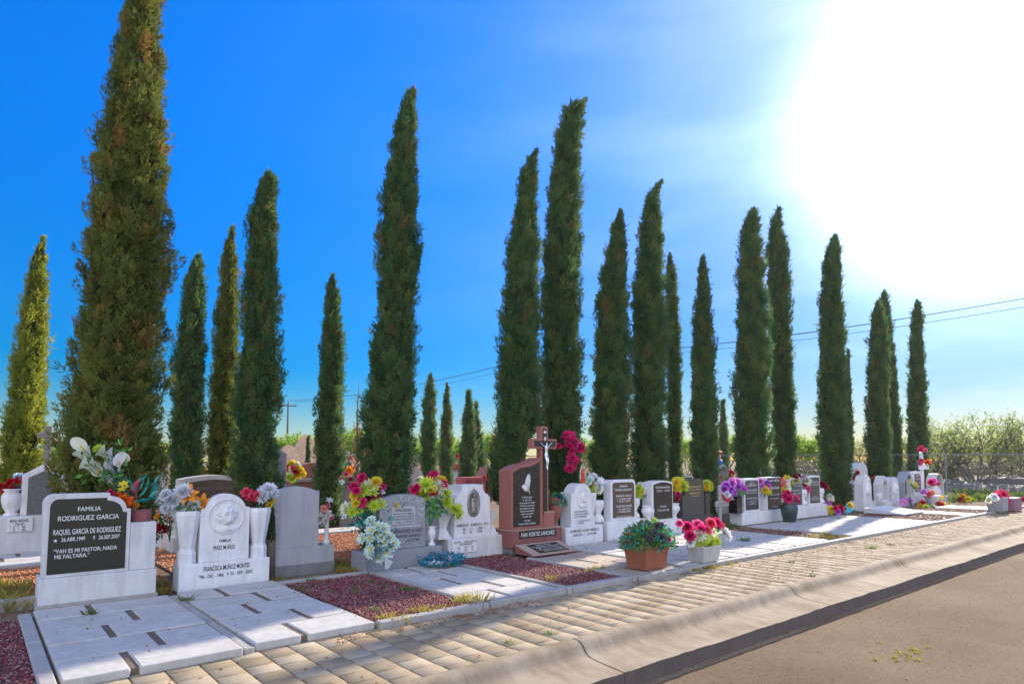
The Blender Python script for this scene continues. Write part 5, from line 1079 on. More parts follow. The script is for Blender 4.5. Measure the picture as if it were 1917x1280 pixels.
def flower(kind_, col):
    key = (kind_, col)
    if key in _FL: return _FL[key]
    r = random.Random(hash(kind_) % 97 if False else len(kind_) * 7 + len(col)); V = []; F = []; T = []; MI = []
    def petal(L, Wd, br, az, el, curl, cup=.2, seg=4, z0=0., pw=.75, tint=.5):
        b = len(V); x = br; z = z0; a = el; ca, sa = math.cos(az), math.sin(az)
        for i in range(seg + 1):
            t = i / seg; w = Wd * (math.sin(math.pi * min(1, .12 + t * .86)) ** pw) * .5 if t < 1 else Wd * .12
            for s in (-1, 0, 1):
                px, py, pz = x - cup * w * .3 * abs(s) * math.sin(a), s * w, z + cup * w * abs(s)
                V.append((px * ca - py * sa, px * sa + py * ca, pz))
            x += math.cos(a) * L / seg; z += math.sin(a) * L / seg; a += curl / seg
        for i in range(seg):
            for s in (0, 1):
                F.append((b + i * 3 + s, b + i * 3 + s + 1, b + i * 3 + s + 4, b + i * 3 + s + 3)); T.append(min(1, max(0, tint + .25 * (i / seg - .5) + r.uniform(-.12, .12)))); MI.append(0)
    def dome(rad, h, mi):
        b = len(V); n = 10
        for q, z in ((1, 0), (.8, .6), (.4, .95), (.02, 1)):
            for i in range(n): V.append((rad * q * math.cos(6.2832 * i / n), rad * q * math.sin(6.2832 * i / n), z * h))
        for j in range(3):
            for i in range(n): F.append((b + j * n + i, b + j * n + (i + 1) % n, b + (j + 1) * n + (i + 1) % n, b + (j + 1) * n + i)); T.append(.5); MI.append(mi)
    U = r.uniform
    if kind_ == 'mum':
        for l in range(6):
            n = 15 - l
            for i in range(n): petal((1 - .11 * l) * U(.85, 1.08), .34, .03, 6.2832 * i / n + l * .37 + U(-.1, .1), -.15 + .27 * l, .55, .35, 3, .02 * l, tint=.3 + .1 * l)
    elif kind_ == 'spider':
        for l in range(4):
            n = 17 - 2 * l
            for i in range(n): petal((1 - .15 * l) * U(.75, 1.15), .17, .04, 6.2832 * i / n + l * .5 + U(-.12, .12), -.1 + .35 * l + U(-.2, .2), U(-.4, 1.1), .5, 4, .02 * l, .4, tint=.7 - .12 * l)
    elif kind_ == 'rose':
        for l, (n, L, Wd, el, cu) in enumerate(((6, .95, .95, .15, -.1), (5, .85, .9, .5, .3), (5, .72, .8, .85, .5), (4, .6, .7, 1.15, .5), (3, .5, .6, 1.35, .5))):
            for i in range(n): petal(L * U(.9, 1.08), Wd, .04, 6.2832 * i / n + l * .6 + U(-.15, .15), el, cu, .3, 4, 0, .55, tint=.75 - .15 * l)
    elif kind_ == 'daisy':
        for l in range(2):
            for i in range(8): petal(.98 * U(.88, 1.05), .52, .1, 6.2832 * i / 8 + l * .39, .05 + .28 * l, .2, .2, 3, .02 * l, .6, tint=.55)
        dome(.2, .14, 1)
    elif kind_ == 'zinnia':     # two soft rings of wide petals round a big yellow heart
        for l in range(3):
            for i in range(9 - l): petal((1 - .16 * l) * U(.88, 1.06), .6, .08, 6.2832 * i / (9 - l) + l * .4, .1 + .36 * l, .5, .4, 3, .0, .55, tint=.6)
        dome(.36, .34, 1)
    elif kind_ == 'lily':
        for i in range(6): petal(1.05 * U(.95, 1.05), .46, .06, 6.2832 * i / 6, 1.0, -1.25, .25, 5, 0, .7, tint=.6)
        for i in range(5): petal(.6, .05, .02, 6.2832 * i / 5 + .3, 1.1, -.3, .1, 3, 0, .3, tint=.1)
    elif kind_ == 'calla':
        n = 14; b = len(V); seg = 7
        for j in range(seg + 1):
            t = j / seg
            for i in range(n + 1):
                a = 6.2832 * i / n * .96; rr = .09 + .42 * t ** 2.2; lip = (.5 - .5 * math.cos(a - math.pi * .0)) 
                V.append((rr * math.cos(a) * (1 + .25 * t * lip), rr * math.sin(a), -.95 + 1.35 * t + .5 * t ** 3 * (math.cos(a + math.pi))))
        for j in range(seg):
            for i in range(n): F.append((b + j * (n + 1) + i, b + j * (n + 1) + i + 1, b + (j + 1) * (n + 1) + i + 1, b + (j + 1) * (n + 1) + i)); T.append(.15 + .75 * j / seg); MI.append(0)
        b = len(V)
        for q, z in ((.05, -.5), (.065, -.1), (.06, .2), (.01, .28)):
            for i in range(8): V.append((q * math.cos(.785 * i), q * math.sin(.785 * i), z))
        for j in range(3):
            for i in range(8): F.append((b + j * 8 + i, b + j * 8 + (i + 1) % 8, b + (j + 1) * 8 + (i + 1) % 8, b + (j + 1) * 8 + i)); T.append(.5); MI.append(1)
    elif kind_ == 'carnation':
        for l in range(6):
            n = 11 - l
            for i in range(n): petal((.95 - .1 * l) * U(.8, 1.1), .5, .03, U(0, 6.28), -.1 + .3 * l + U(-.15, .15), U(-.5, .7), U(-.4, .6), 3, .03 * l, .35, tint=.4 + .08 * l + U(-.2, .2))
    elif kind_ == 'berry':
        for i in range(5):
            petal(.9, .7, 0, 6.2832 * i / 5, .7, .8, .4, 3, 0, .5, tint=.5)
    ctr = YC if col not in ('magenta',) else YC2
    _FL[key] = npmesh('blossom', np.array(V), np.array(F), [FM[col], ctr], np.array(T), np.array(MI)); return _FL[key]
LEAFM = {'green': leafy('bouquet_leaf_green', [(.05, .2, .035), (.1, .32, .06), (.17, .4, .08)], .35), 'teal': leafy('bouquet_leaf_teal', [(.015, .2, .17), (.03, .34, .28), (.08, .46, .36)], .3),
         'dark': leafy('bouquet_leaf_dark', [(.03, .09, .045), (.05, .15, .065), (.09, .2, .075)], .3), 'olive': leafy('bouquet_leaf_olive', [(.12, .14, .03), (.18, .2, .04), (.24, .26, .06)], .35),
         'blue': leafy('bouquet_leaf_blue', [(.02, .12, .2), (.03, .2, .3), (.06, .28, .38)], .25), 'maroon': leafy('bouquet_leaf_maroon', [(.1, .02, .02), (.16, .04, .03), (.06, .1, .03)], .3)}
def leaves_mesh(P, Dn, L, Wd, mat, rng):
    """pointed folded leaves"""
    n = len(P); d = Dn / (np.linalg.norm(Dn, axis=1, keepdims=True) + 1e-9)
    s = np.cross(d, rng.normal(0, 1, (n, 3))); s /= np.linalg.norm(s, axis=1, keepdims=True); nr = np.cross(s, d)
    l = L * rng.uniform(.65, 1.25, (n, 1)); w = Wd * rng.uniform(.8, 1.2, (n, 1))
    V = np.stack([P, P + d * l * .4 + s * w + nr * w * .35, P + d * l * .45, P + d * l * .4 - s * w + nr * w * .35, P + d * l - nr * l * .12], 1).reshape(-1, 3)
    i = np.arange(n)[:, None] * 5
    F = np.concatenate([i + np.array([[0, 2, 1, 1]]), i + np.array([[1, 2, 4, 4]]), i + np.array([[0, 3, 2, 2]]), i + np.array([[3, 4, 2, 2]])], 1).reshape(-1, 4)[:, :3]
    return npmesh('leaves', V, F, mat, np.repeat(rng.uniform(0, 1, n), 4))
def bouquet(label, Y, items, foot=None, leaf='green', nl=40, ll=.09, lw=.022, seed=1, group=None, name='bouquet', cat='bouquet', lbox=None, depth=.06, face=(-.5, -.75, .35), stems=True):
    rng = np.random.default_rng(seed); r = random.Random(seed)
    pts = []
    for px, py, k, c, rp in items:
        x, z = at(px, py, Y); pts.append((Vector((x, Y + r.uniform(-depth, depth), max(z, .02))), k, c, rp * mpp(px, Y)))
    cen = sum((p[0] for p in pts), Vector()) / len(pts); sp = max(.05, max((p[0] - cen).length for p in pts))
    if foot: fx, fz = at(foot[0], foot[1], Y)
    else: fx, fz = cen.x, min(p[0].z for p in pts) - .08
    root = thing(name, label, cat, (fx, Y, max(fz, 0)), group); o = root.location.copy(); cen2 = cen.lerp(Vector((fx, Y, fz)), .35)
    for p, k, c, rad in pts:
        ob = link('blossom', flower(k, c), root, p - o); ob.scale = (rad * (1.5 if k in ('mum', 'spider', 'carnation') else 1.25),) * 3
        nrm = (p - cen2) / sp * .75 + Vector(face) + Vector((r.uniform(-.25, .25), r.uniform(-.2, .2), r.uniform(-.2, .25)))
        ob.rotation_euler = (nrm.normalized().to_track_quat('Z', 'Y') @ Matrix.Rotation(r.uniform(0, 6.28), 3, 'Z').to_quaternion()).to_euler()
    if nl:
        if lbox:
            a = at(lbox[0], lbox[1], Y); b = at(lbox[2], lbox[3], Y)
            P = np.stack([rng.uniform(a[0], b[0], nl), Y + rng.uniform(-depth * 1.2, depth * 1.5, nl), rng.uniform(b[1], a[1], nl)], 1)
            Dn = (P - np.array(cen2)) / sp * .8 + rng.normal(0, .5, (nl, 3))
        else:
            i = rng.integers(0, len(pts), nl); C = np.array([tuple(p[0]) for p in pts])[i]; u = rng.uniform(.35, .95, (nl, 1))
            P = C * u + np.array(cen2) * (1 - u) + rng.normal(0, .03, (nl, 3)) * sp * 3; P[:, 1] += .02
            Dn = (P - np.array(cen2)) / sp + rng.normal(0, .45, (nl, 3))
        link('leaves', leaves_mesh(P - np.array(o), Dn, ll, lw, LEAFM[leaf], rng), root)
    if stems:
        mb = MB()
        for p, k, c, rad in pts[:14]:
            q = p - o; mb.tube([(0, 0, -.03), (q.x * .35, q.y * .3, q.z * .55), tuple(q)], .004, 4)
        mb.build('stems', STEMG, root)
    return root
def zc(ox, oy, s, L): return [(ox + a / s, oy + b / s, k, c, r_) for a, b, k, c, r_ in L]
bouquet('big bunch of white calla lilies above the black plaque headstone', 9.0, [(152, 838, 'calla', 'cream', 18), (166, 853, 'calla', 'cream', 18), (149, 852, 'calla', 'cream', 12), (190, 848, 'calla', 'cream', 17), (206, 848, 'calla', 'white', 12), (159, 870, 'calla', 'cream', 18), (185, 884, 'calla', 'cream', 17), (206, 872, 'calla', 'white', 16), (220, 866, 'calla', 'white', 16), (233, 860, 'calla', 'cream', 10), (202, 893, 'calla', 'cream', 12), (172, 865, 'calla', 'cream', 11), (209, 903, 'calla', 'cream', 11), (182, 840, 'spider', 'lime', 8)], foot=(252, 975), leaf='green', nl=60, seed=1, lbox=(160, 830, 235, 915), depth=.12, face=(-.5, -.6, .6))
bouquet('bright red, yellow and orange flowers with long teal leaves in the maroon pot', 8.85, [(254, 916, 'calla', 'redpink', 16), (237, 918, 'lily', 'yellow', 11), (229, 908, 'lily', 'yellow', 8), (232, 938, 'carnation', 'orangered', 12), (246, 949, 'carnation', 'orange', 12), (222, 932, 'carnation', 'orangered', 9), (208, 923, 'carnation', 'magenta', 7)], foot=(258, 972), leaf='teal', nl=34, ll=.16, lw=.016, seed=2, lbox=(245, 905, 292, 940), depth=.1)
pt = MB().lathe([(.06, 0), (.1, .02), (.125, .12), (.12, .2), (.09, .2)], 18).build('flower_pot', stone('maroon_glaze', (.3, .1, .1), var=.5), smooth=True, loc=(*[at(262, 975, 8.85)[0], 8.85], .80)); tag(pt, 'maroon and grey glazed pot standing on the square block of the black plaque headstone', 'pot')
bouquet('loose bunch of orange red lilies and green leaves low behind the left faceted vase', 9.35, [(312, 945, 'lily', 'orangered', 9), (322, 956, 'lily', 'orangered', 9), (304, 958, 'lily', 'salmon', 9), (330, 945, 'lily', 'orangered', 7), (298, 968, 'lily', 'orange', 8), (316, 970, 'lily', 'salmon', 8)], foot=(318, 1010), leaf='green', nl=46, ll=.1, lw=.035, seed=3)
bouquet('small bunch of red flowers near the ground left of the left faceted vase', 9.5, [(300, 985, 'carnation', 'red', 8), (309, 990, 'carnation', 'red', 7), (296, 992, 'carnation', 'darkred', 6)], foot=(303, 1005), leaf='green', nl=14, seed=4)
bouquet('white chrysanthemums and orange lilies in the left faceted vase', 8.84, [(326, 937, 'mum', 'white', 14), (344, 920, 'mum', 'white', 13), (334, 956, 'mum', 'white', 12), (315, 951, 'mum', 'white', 10), (352, 930, 'lily', 'orange', 19), (379, 945, 'lily', 'orange', 17), (308, 925, 'mum', 'white', 9), (362, 945, 'mum', 'white', 9)], foot=(352, 965), leaf='green', nl=60, ll=.07, lw=.03, seed=5, lbox=(338, 942, 372, 962))
bouquet('white chrysanthemums with pink and yellow flowers in the right faceted vase', 8.84, [(463, 922, 'carnation', 'redpink', 9), (472, 931, 'carnation', 'redpink', 10), (481, 928, 'carnation', 'redpink', 9), (490, 930, 'mum', 'white', 10), (500, 915, 'mum', 'white', 11), (507, 923, 'mum', 'white', 11), (495, 922, 'mum', 'paleblue', 11), (506, 936, 'mum', 'yellow', 8), (503, 945, 'mum', 'yellow', 5)], foot=(487, 960), leaf='maroon', nl=50, ll=.07, lw=.025, seed=6, lbox=(462, 932, 508, 955))
bouquet('faded grey and pink artificial flowers in the small vase of the blank grey stone', 9.15, [(607, 962, 'carnation', 'grey', 9), (598, 970, 'carnation', 'grey', 9), (616, 966, 'carnation', 'grey', 8), (604, 952, 'carnation', 'salmon', 6), (612, 949, 'rose', 'pink', 6), (619, 968, 'rose', 'pink', 5), (614, 938, 'lily', 'grey', 7), (602, 977, 'carnation', 'grey', 7)], foot=(608, 985), leaf='olive', nl=10, seed=7)
bouquet('tall spray of yellow green spider chrysanthemums and magenta roses left of the grey granite headstone', 8.75, zc(640, 850, 6.095, [(215, 262, 'rose', 'magenta', 8), (240, 275, 'rose', 'magenta', 7), (190, 305, 'rose', 'magenta', 6), (155, 380, 'rose', 'magenta', 10), (140, 420, 'rose', 'magenta', 8), (435, 370, 'rose', 'magenta', 8), (420, 490, 'rose', 'magenta', 11), (200, 550, 'rose', 'magenta', 10), (240, 520, 'rose', 'magenta', 8), (305, 490, 'rose', 'darkred', 8), (230, 425, 'spider', 'lime', 14), (315, 375, 'spider', 'cream', 14), (320, 420, 'spider', 'lime', 11), (285, 560, 'spider', 'lime', 14), (340, 590, 'spider', 'lime', 9), (370, 315, 'mum', 'yellow', 9), (405, 565, 'spider', 'lime', 9), (145, 560, 'mum', 'yellow', 7), (135, 475, 'mum', 'yellow', 7), (75, 625, 'spider', 'cream', 11), (110, 655, 'spider', 'lime', 9), (575, 570, 'mum', 'yellow', 8), (445, 430, 'carnation', 'white', 4), (360, 510, 'mum', 'yellow', 6), (520, 690, 'carnation', 'white', 4), (35, 715, 'carnation', 'white', 4), (190, 655, 'spider', 'lime', 6)]), foot=(693, 1010), leaf='teal', nl=120, ll=.11, lw=.028, seed=8, lbox=(650, 950, 735, 985), depth=.1)
cw = bouquet('hanging wreath of mint white flowers with yellow hearts before the grey granite headstone', 8.25, zc(640, 850, 6.095, [(a, b, 'zinnia', 'mint', 9) for a, b in [(330, 762), (400, 825), (325, 865), (402, 908), (485, 903), (320, 962), (240, 960), (542, 958), (475, 1010), (555, 1062), (490, 1115), (318, 1085), (325, 1135), (415, 1178), (490, 840), (590, 1010), (440, 945)]]), foot=(706, 1046), leaf='blue', nl=70, ll=.09, lw=.035, seed=9, name='wreath', cat='wreath', depth=.03, face=(-.55, -.8, .1))
mb = MB(); ez = cw.location
for a, b in (((680, 1052), (705, 960)), ((724, 1052), (702, 960))):
    p = at(*a, 8.25); q = at(*b, 8.25); mb.tube([(p[0] - ez.x, .03, 0 - ez.z), (q[0] - ez.x, .05, q[1] - ez.z)], .006, 5)
mb.tube([(0, .3, -ez.z), (0, .06, .45)], .006, 5); mb.build('easel', STEEL, cw)
TULLE = leafy('white_tulle', [(.7, .72, .72), (.8, .8, .8)], .5, attr=False)
mb = MB(); bx_, bz_ = at(720, 1043, 8.2); ox, oz = bx_ - ez.x, bz_ - ez.z
for dx, dz, w_ in ((.13, .02, .05), (.10, -.1, .05), (.0, -.17, .045), (-.07, -.08, .04), (.05, -.16, .04)):
    mb.add([(ox, -.06, oz), (ox + dx - w_ * .5, -.09, oz + dz - w_ * .6), (ox + dx, -.065, oz + dz), (ox + dx + w_ * .5, -.085, oz + dz + w_ * .6)], [(0, 1, 2), (0, 2, 3)])
mb.build('ribbon', TULLE, cw)
bouquet('magenta roses and yellow green spider chrysanthemums in the slender urn of the grey granite headstone', 8.68, zc(700, 900, 7.373, [(570, 130, 'rose', 'magenta', 9), (590, 90, 'rose', 'magenta', 7), (830, 150, 'rose', 'magenta', 10), (940, 45, 'rose', 'magenta', 8), (980, 95, 'rose', 'magenta', 7), (850, -85, 'rose', 'magenta', 9), (800, -50, 'rose', 'magenta', 8), (690, 60, 'spider', 'lime', 13), (740, 20, 'mum', 'yellow', 9), (890, 80, 'spider', 'cream', 12), (960, 165, 'spider', 'lime', 11), (1040, 170, 'spider', 'cream', 10), (740, 210, 'spider', 'lime', 11), (970, 285, 'mum', 'lime', 9), (640, 150, 'mum', 'yellow', 8), (940, -10, 'mum', 'yellow', 8), (980, 320, 'spider', 'cream', 7), (780, 110, 'mum', 'yellow', 8)]), foot=(805, 985), leaf='green', nl=110, ll=.1, lw=.026, seed=10, lbox=(800, 932, 836, 962), depth=.09)
bouquet('single yellow green flower at the left square vase of the oval relief headstone', 8.75, [(853, 955, 'spider', 'lime', 12), (858, 962, 'spider', 'lime', 8)], foot=(846, 962), leaf='green', nl=5, ll=.05, lw=.02, seed=11, depth=.02)
wx, wy = G(828, 1058)
wr = thing('wreath', 'teal leaved wreath with pale blue white flowers lying on the pale slab', 'wreath', (wx, wy, .0)); rng = np.random.default_rng(12); r12 = random.Random(12)
for i in range(16):
    a = 6.28 * i / 16 + r12.uniform(-.1, .1)
    if i in (2, 3, 4): continue
    front = math.sin(a) < .3
    ob = link('blossom', flower('carnation', 'paleblue' if i % 3 else 'white'), wr, (.21 * math.cos(a), .16 * math.sin(a), .07 + .02 * math.sin(a))); ob.scale = (.052,) * 3
    ob.rotation_euler = Vector((.4 * math.cos(a) - .3, .4 * math.sin(a) - .5, .8)).to_track_quat('Z', 'Y').to_euler()
a = rng.uniform(0, 6.28, 220); q = rng.normal(.23, .05, 220); P = np.stack([q * np.cos(a), q * .85 * np.sin(a), .02 + rng.uniform(0, .11, 220)], 1)
link('leaves', leaves_mesh(P, np.stack([np.cos(a), np.sin(a), rng.uniform(-.1, .8, 220)], 1) + rng.normal(0, .4, (220, 3)), .1, .022, LEAFM['blue'], rng), wr)
MB().tube([(.24 * math.cos(t_ / 20 * 6.2832), .2 * math.sin(t_ / 20 * 6.2832), .03) for t_ in range(21)], .022, 6).build('ring', STEMG, wr)
def leafbush(label, c, rx, ry, rz_, n, leafs, berries, seed, ll=.05, lw=.014, nb=30, br=.02, extra=(), name='bouquet', cat='bouquet', droop=0):
    rng = np.random.default_rng(seed); r = random.Random(seed); t = thing(name, label, cat, c)
    for k, lf in enumerate(leafs):
        m_ = n // len(leafs); v = rng.normal(0, 1, (m_, 3)); v /= np.linalg.norm(v, axis=1, keepdims=True); q = rng.uniform(.35, 1.05, (m_, 1)) ** .7
        v[:, 2] = np.abs(v[:, 2]) * (1 - droop) - .12 * (1 + droop); P = v * q * np.array([rx, ry, rz_]); link('leaves', leaves_mesh(P, v * .7 + rng.normal(0, .6, (m_, 3)) + np.array([0, 0, .3]), ll, lw, LEAFM[lf], rng), t)
    for i in range(nb):
        a = r.uniform(0, 6.28); e = math.asin(r.uniform(-.05, 1)); q = r.uniform(.85, 1.08)
        p = (q * rx * math.cos(a) * math.cos(e), q * ry * math.sin(a) * math.cos(e), q * rz_ * math.sin(e)); col = r.choice(berries)
        ob = link('blossom', flower('berry', col), t, p); ob.scale = (br * r.uniform(.7, 1.3),) * 3; ob.rotation_euler = (r.uniform(-1, 1), r.uniform(-1, 1), 0)
    for (dx, dy, dz, k, col, rad) in extra:
        ob = link('blossom', flower(k, col), t, (dx, dy, dz)); ob.scale = (rad,) * 3; ob.rotation_euler = Vector((dx - .25, dy - .4, dz + .05)).to_track_quat('Z', 'Y').to_euler()
    mb = MB()
    for i in range(14):
        a = r.uniform(0, 6.28); mb.tube([(0, 0, -.06), (rx * .4 * math.cos(a), ry * .4 * math.sin(a), rz_ * .4), (rx * .8 * math.cos(a), ry * .8 * math.sin(a), rz_ * r.uniform(.3, .9))], .004, 4)
    mb.build('stems', STEMG, t); return t
x, z = at(1042, 942, 8.85)
leafbush('bushy teal leaves with small red berries in the red urn beside the cross monument', (x, 8.85, z), .2, .18, .24, 520, ['teal', 'green', 'dark'], ['red', 'orangered', 'redpink'], 13, .06, .015, 22, .018, extra=[(-.04, -.12, .14, 'carnation', 'blue', .05), (.08, -.1, .06, 'carnation', 'blue', .05)], droop=.1)
gl = bouquet('garland of hot pink flowers hanging on the wind bent cypress', 10.2, zc(1000, 780, 7.11, [(455, 262, 'daisy', 'magenta', 11), (430, 250, 'carnation', 'magenta', 7), (465, 320, 'carnation', 'pink', 7), (510, 345, 'carnation', 'magenta', 8), (545, 340, 'carnation', 'pink', 7), (600, 405, 'carnation', 'magenta', 9), (570, 370, 'carnation', 'magenta', 8), (580, 445, 'carnation', 'magenta', 8), (460, 395, 'carnation', 'magenta', 8), (525, 395, 'carnation', 'magenta', 8), (490, 440, 'carnation', 'magenta', 7), (510, 490, 'carnation', 'pink', 6), (490, 555, 'carnation', 'magenta', 8), (525, 570, 'carnation', 'magenta', 8), (500, 610, 'carnation', 'pink', 6), (470, 690, 'carnation', 'magenta', 8), (520, 655, 'carnation', 'magenta', 5), (345, 385, 'carnation', 'magenta', 5)]), foot=(1070, 880), leaf='dark', nl=14, ll=.06, seed=14, name='garland', cat='garland', depth=.05)
bouquet('white and pale green flowers beside the red robed statuette', 8.82, [(1114, 893, 'carnation', 'white', 8), (1120, 900, 'daisy', 'white', 7), (1106, 898, 'carnation', 'mint', 7), (1118, 909, 'carnation', 'white', 8), (1110, 912, 'mum', 'lime', 8), (1116, 916, 'mum', 'cream', 7), (1124, 911, 'daisy', 'paleblue', 7), (1108, 905, 'carnation', 'magenta', 3), (1103, 903, 'spider', 'cream', 6)], foot=(1117, 930), leaf='green', nl=24, ll=.06, seed=15)
bouquet('yellow and white flowers in the right goblet vase of the brown plaque headstone', 8.86, [(1195, 913, 'mum', 'lime', 6), (1199, 920, 'mum', 'yellow', 6), (1193, 924, 'mum', 'lime', 6), (1198, 907, 'carnation', 'white', 5), (1204, 915, 'carnation', 'white', 5), (1209, 926, 'carnation', 'grey', 5), (1203, 922, 'carnation', 'white', 4), (1197, 929, 'mum', 'lime', 5)], foot=(1196, 935), leaf='green', nl=20, ll=.06, seed=16)
bouquet('ball of yellow chrysanthemums in the left square granite vase', 8.93, [(1266, 903, 'mum', 'yellow', 8), (1275, 901, 'mum', 'lime', 8), (1268, 912, 'mum', 'yellow', 8), (1278, 910, 'mum', 'lime', 8), (1284, 905, 'mum', 'yellow', 7), (1285, 912, 'mum', 'yellow', 6), (1271, 917, 'mum', 'lime', 6)], foot=(1276, 925), leaf='teal', nl=26, ll=.07, lw=.03, seed=17)
bouquet('few red flowers low left of the dark granite headstone', 8.85, [(1266, 925, 'rose', 'magenta', 5), (1270, 931, 'rose', 'magenta', 5), (1265, 934, 'rose', 'darkred', 4)], foot=(1268, 940), leaf='dark', nl=10, ll=.05, seed=18)
bouquet('small ball of yellow chrysanthemums in the right square granite vase', 9.0, [(1324, 904, 'mum', 'lime', 6), (1330, 905, 'mum', 'yellow', 6), (1323, 911, 'mum', 'yellow', 6), (1329, 912, 'mum', 'lime', 6)], foot=(1326, 921), leaf='dark', nl=10, ll=.05, seed=19)
bouquet('large bunch of purple roses in the polished black square vase', 8.72, zc(1330, 840, 7.1, [(235, 490, 'rose', 'purple', 8), (300, 460, 'rose', 'violet', 8), (365, 440, 'rose', 'violet', 8), (400, 480, 'rose', 'purple', 8), (425, 530, 'rose', 'violet', 8), (270, 545, 'rose', 'purple', 8), (335, 545, 'rose', 'violet', 9), (205, 535, 'rose', 'purple', 7), (300, 595, 'rose', 'purple', 7), (350, 500, 'rose', 'purple', 7), (250, 585, 'rose', 'purple', 6), (320, 420, 'rose', 'violet', 6)]), foot=(1379, 932), leaf='green', nl=40, ll=.1, lw=.03, seed=20, lbox=(1372, 918, 1388, 932))
bouquet('red and white flowers at the grey painted cross', 8.75, zc(1330, 840, 7.1, [(195, 605, 'carnation', 'white', 6), (225, 635, 'carnation', 'red', 7), (265, 610, 'carnation', 'redpink', 6), (270, 645, 'carnation', 'white', 5), (200, 650, 'carnation', 'redpink', 6)]), foot=(1363, 936), leaf='green', nl=10, ll=.05, seed=21)
bouquet('violet roses and yellow flowers between the first two adjoining stones', 8.74, zc(1330, 840, 7.1, [(690, 440, 'rose', 'violet', 7), (730, 450, 'rose', 'purple', 6), (735, 500, 'rose', 'violet', 7), (765, 475, 'mum', 'cream', 6), (710, 545, 'mum', 'yellow', 7), (740, 560, 'mum', 'lime', 6), (690, 500, 'rose', 'violet', 5)]), foot=(1431, 930), leaf='olive', nl=20, ll=.07, seed=22)
bouquet('mixed red and yellow flowers with broad leaves between the second and third adjoining stones', 8.74, zc(1330, 840, 7.1, [(970, 445, 'daisy', 'redpink', 7), (985, 475, 'mum', 'orange', 5), (1050, 415, 'carnation', 'yellow', 8), (1095, 375, 'rose', 'darkred', 6), (1085, 440, 'rose', 'red', 5), (1000, 505, 'carnation', 'cream', 7), (975, 550, 'mum', 'yellow', 5), (1150, 360, 'rose', 'darkred', 5), (1135, 415, 'mum', 'yellow', 4)]), foot=(1473, 935), leaf='green', nl=50, ll=.1, lw=.045, seed=23, lbox=(1466, 900, 1484, 925))
bouquet('hot pink roses in the large dark green marble vase', vy, zc(1330, 840, 7.1, [(1030, 605, 'rose', 'magenta', 8), (1065, 640, 'rose', 'pink', 8), (1015, 665, 'rose', 'magenta', 8), (1055, 690, 'rose', 'magenta', 8), (1110, 660, 'rose', 'pink', 8), (1000, 630, 'rose', 'magenta', 6), (1125, 690, 'rose', 'magenta', 6)]), foot=(1478, 942), leaf='dark', nl=26, ll=.07, seed=24)
bouquet('pink and yellow flowers between the third and fourth adjoining stones', 8.74, zc(1330, 840, 7.1, [(1275, 425, 'carnation', 'cream', 7), (1300, 440, 'carnation', 'orange', 6), (1290, 495, 'rose', 'redpink', 7), (1275, 535, 'rose', 'pink', 6), (1265, 470, 'rose', 'red', 5), (1240, 375, 'carnation', 'grey', 6)]), foot=(1510, 925), leaf='olive', nl=14, ll=.06, seed=25)
bouquet('dark red flowers right of the last adjoining stone', 8.8, zc(1330, 840, 7.1, [(1500, 475, 'rose', 'darkred', 7), (1520, 500, 'daisy', 'red', 6), (1495, 510, 'rose', 'darkred', 6)]), foot=(1541, 925), leaf='green', nl=18, ll=.07, seed=26)
gf = 'flowers left on the ground'
bouquet('orange and violet flowers on the ground beside the last adjoining stone', 8.6, zc(1330, 840, 7.1, [(1600, 640, 'carnation', 'grey', 6), (1620, 680, 'carnation', 'orangered', 6), (1590, 715, 'carnation', 'violet', 6), (1580, 670, 'carnation', 'cream', 5)]), foot=(1555, 950), leaf='green', nl=16, seed=27, group=gf)
bouquet('yellow flowers on the ground at the left foot of the stout cypress', 8.1, [(1553, 953, 'mum', 'yellow', 6), (1559, 955, 'mum', 'yellow', 5), (1556, 958, 'mum', 'yellow', 4)], foot=(1556, 960), leaf='green', nl=4, seed=28, group=gf)
bouquet('red and magenta flowers on the ground in front of the stout cypress', 7.9, [(1565, 951, 'rose', 'magenta', 5), (1572, 955, 'rose', 'darkred', 6), (1576, 950, 'rose', 'red', 6), (1567, 957, 'rose', 'purple', 5), (1581, 953, 'rose', 'red', 4)], foot=(1572, 962), leaf='green', nl=12, seed=29, group=gf)
bouquet('small yellow flower on the ground right of the stout cypress', 8.0, [(1592, 946, 'mum', 'yellow', 5), (1589, 943, 'mum', 'yellow', 3)], foot=(1592, 953), leaf='green', nl=8, seed=30, group=gf)
fx_, fy_ = G(1585, 962); mb = MB(); n = 12
mb.add([(0, 0, .02)] + [(.36 * math.cos(R(20 + 140 * i / n)), -.06 + .03 * (i % 2), .02 + .30 * math.sin(R(20 + 140 * i / n))) for i in range(n + 1)] + [(0, .02, .02)] + [(.36 * math.cos(R(20 + 140 * i / n)), -.04 + .03 * (i % 2), .02 + .30 * math.sin(R(20 + 140 * i / n))) for i in range(n + 1)],
       [(0, i + 1, i + 2) for i in range(n)] + [(n + 2, n + 4 + i, n + 3 + i) for i in range(n)])
tag(mb.build('paper_fan', plain('turquoise_paper', (.03, .42, .55), .6), loc=(fx_, fy_, -.02)), 'turquoise folded wrapping lying right of the red flowers by the stout cypress', 'wrapping')
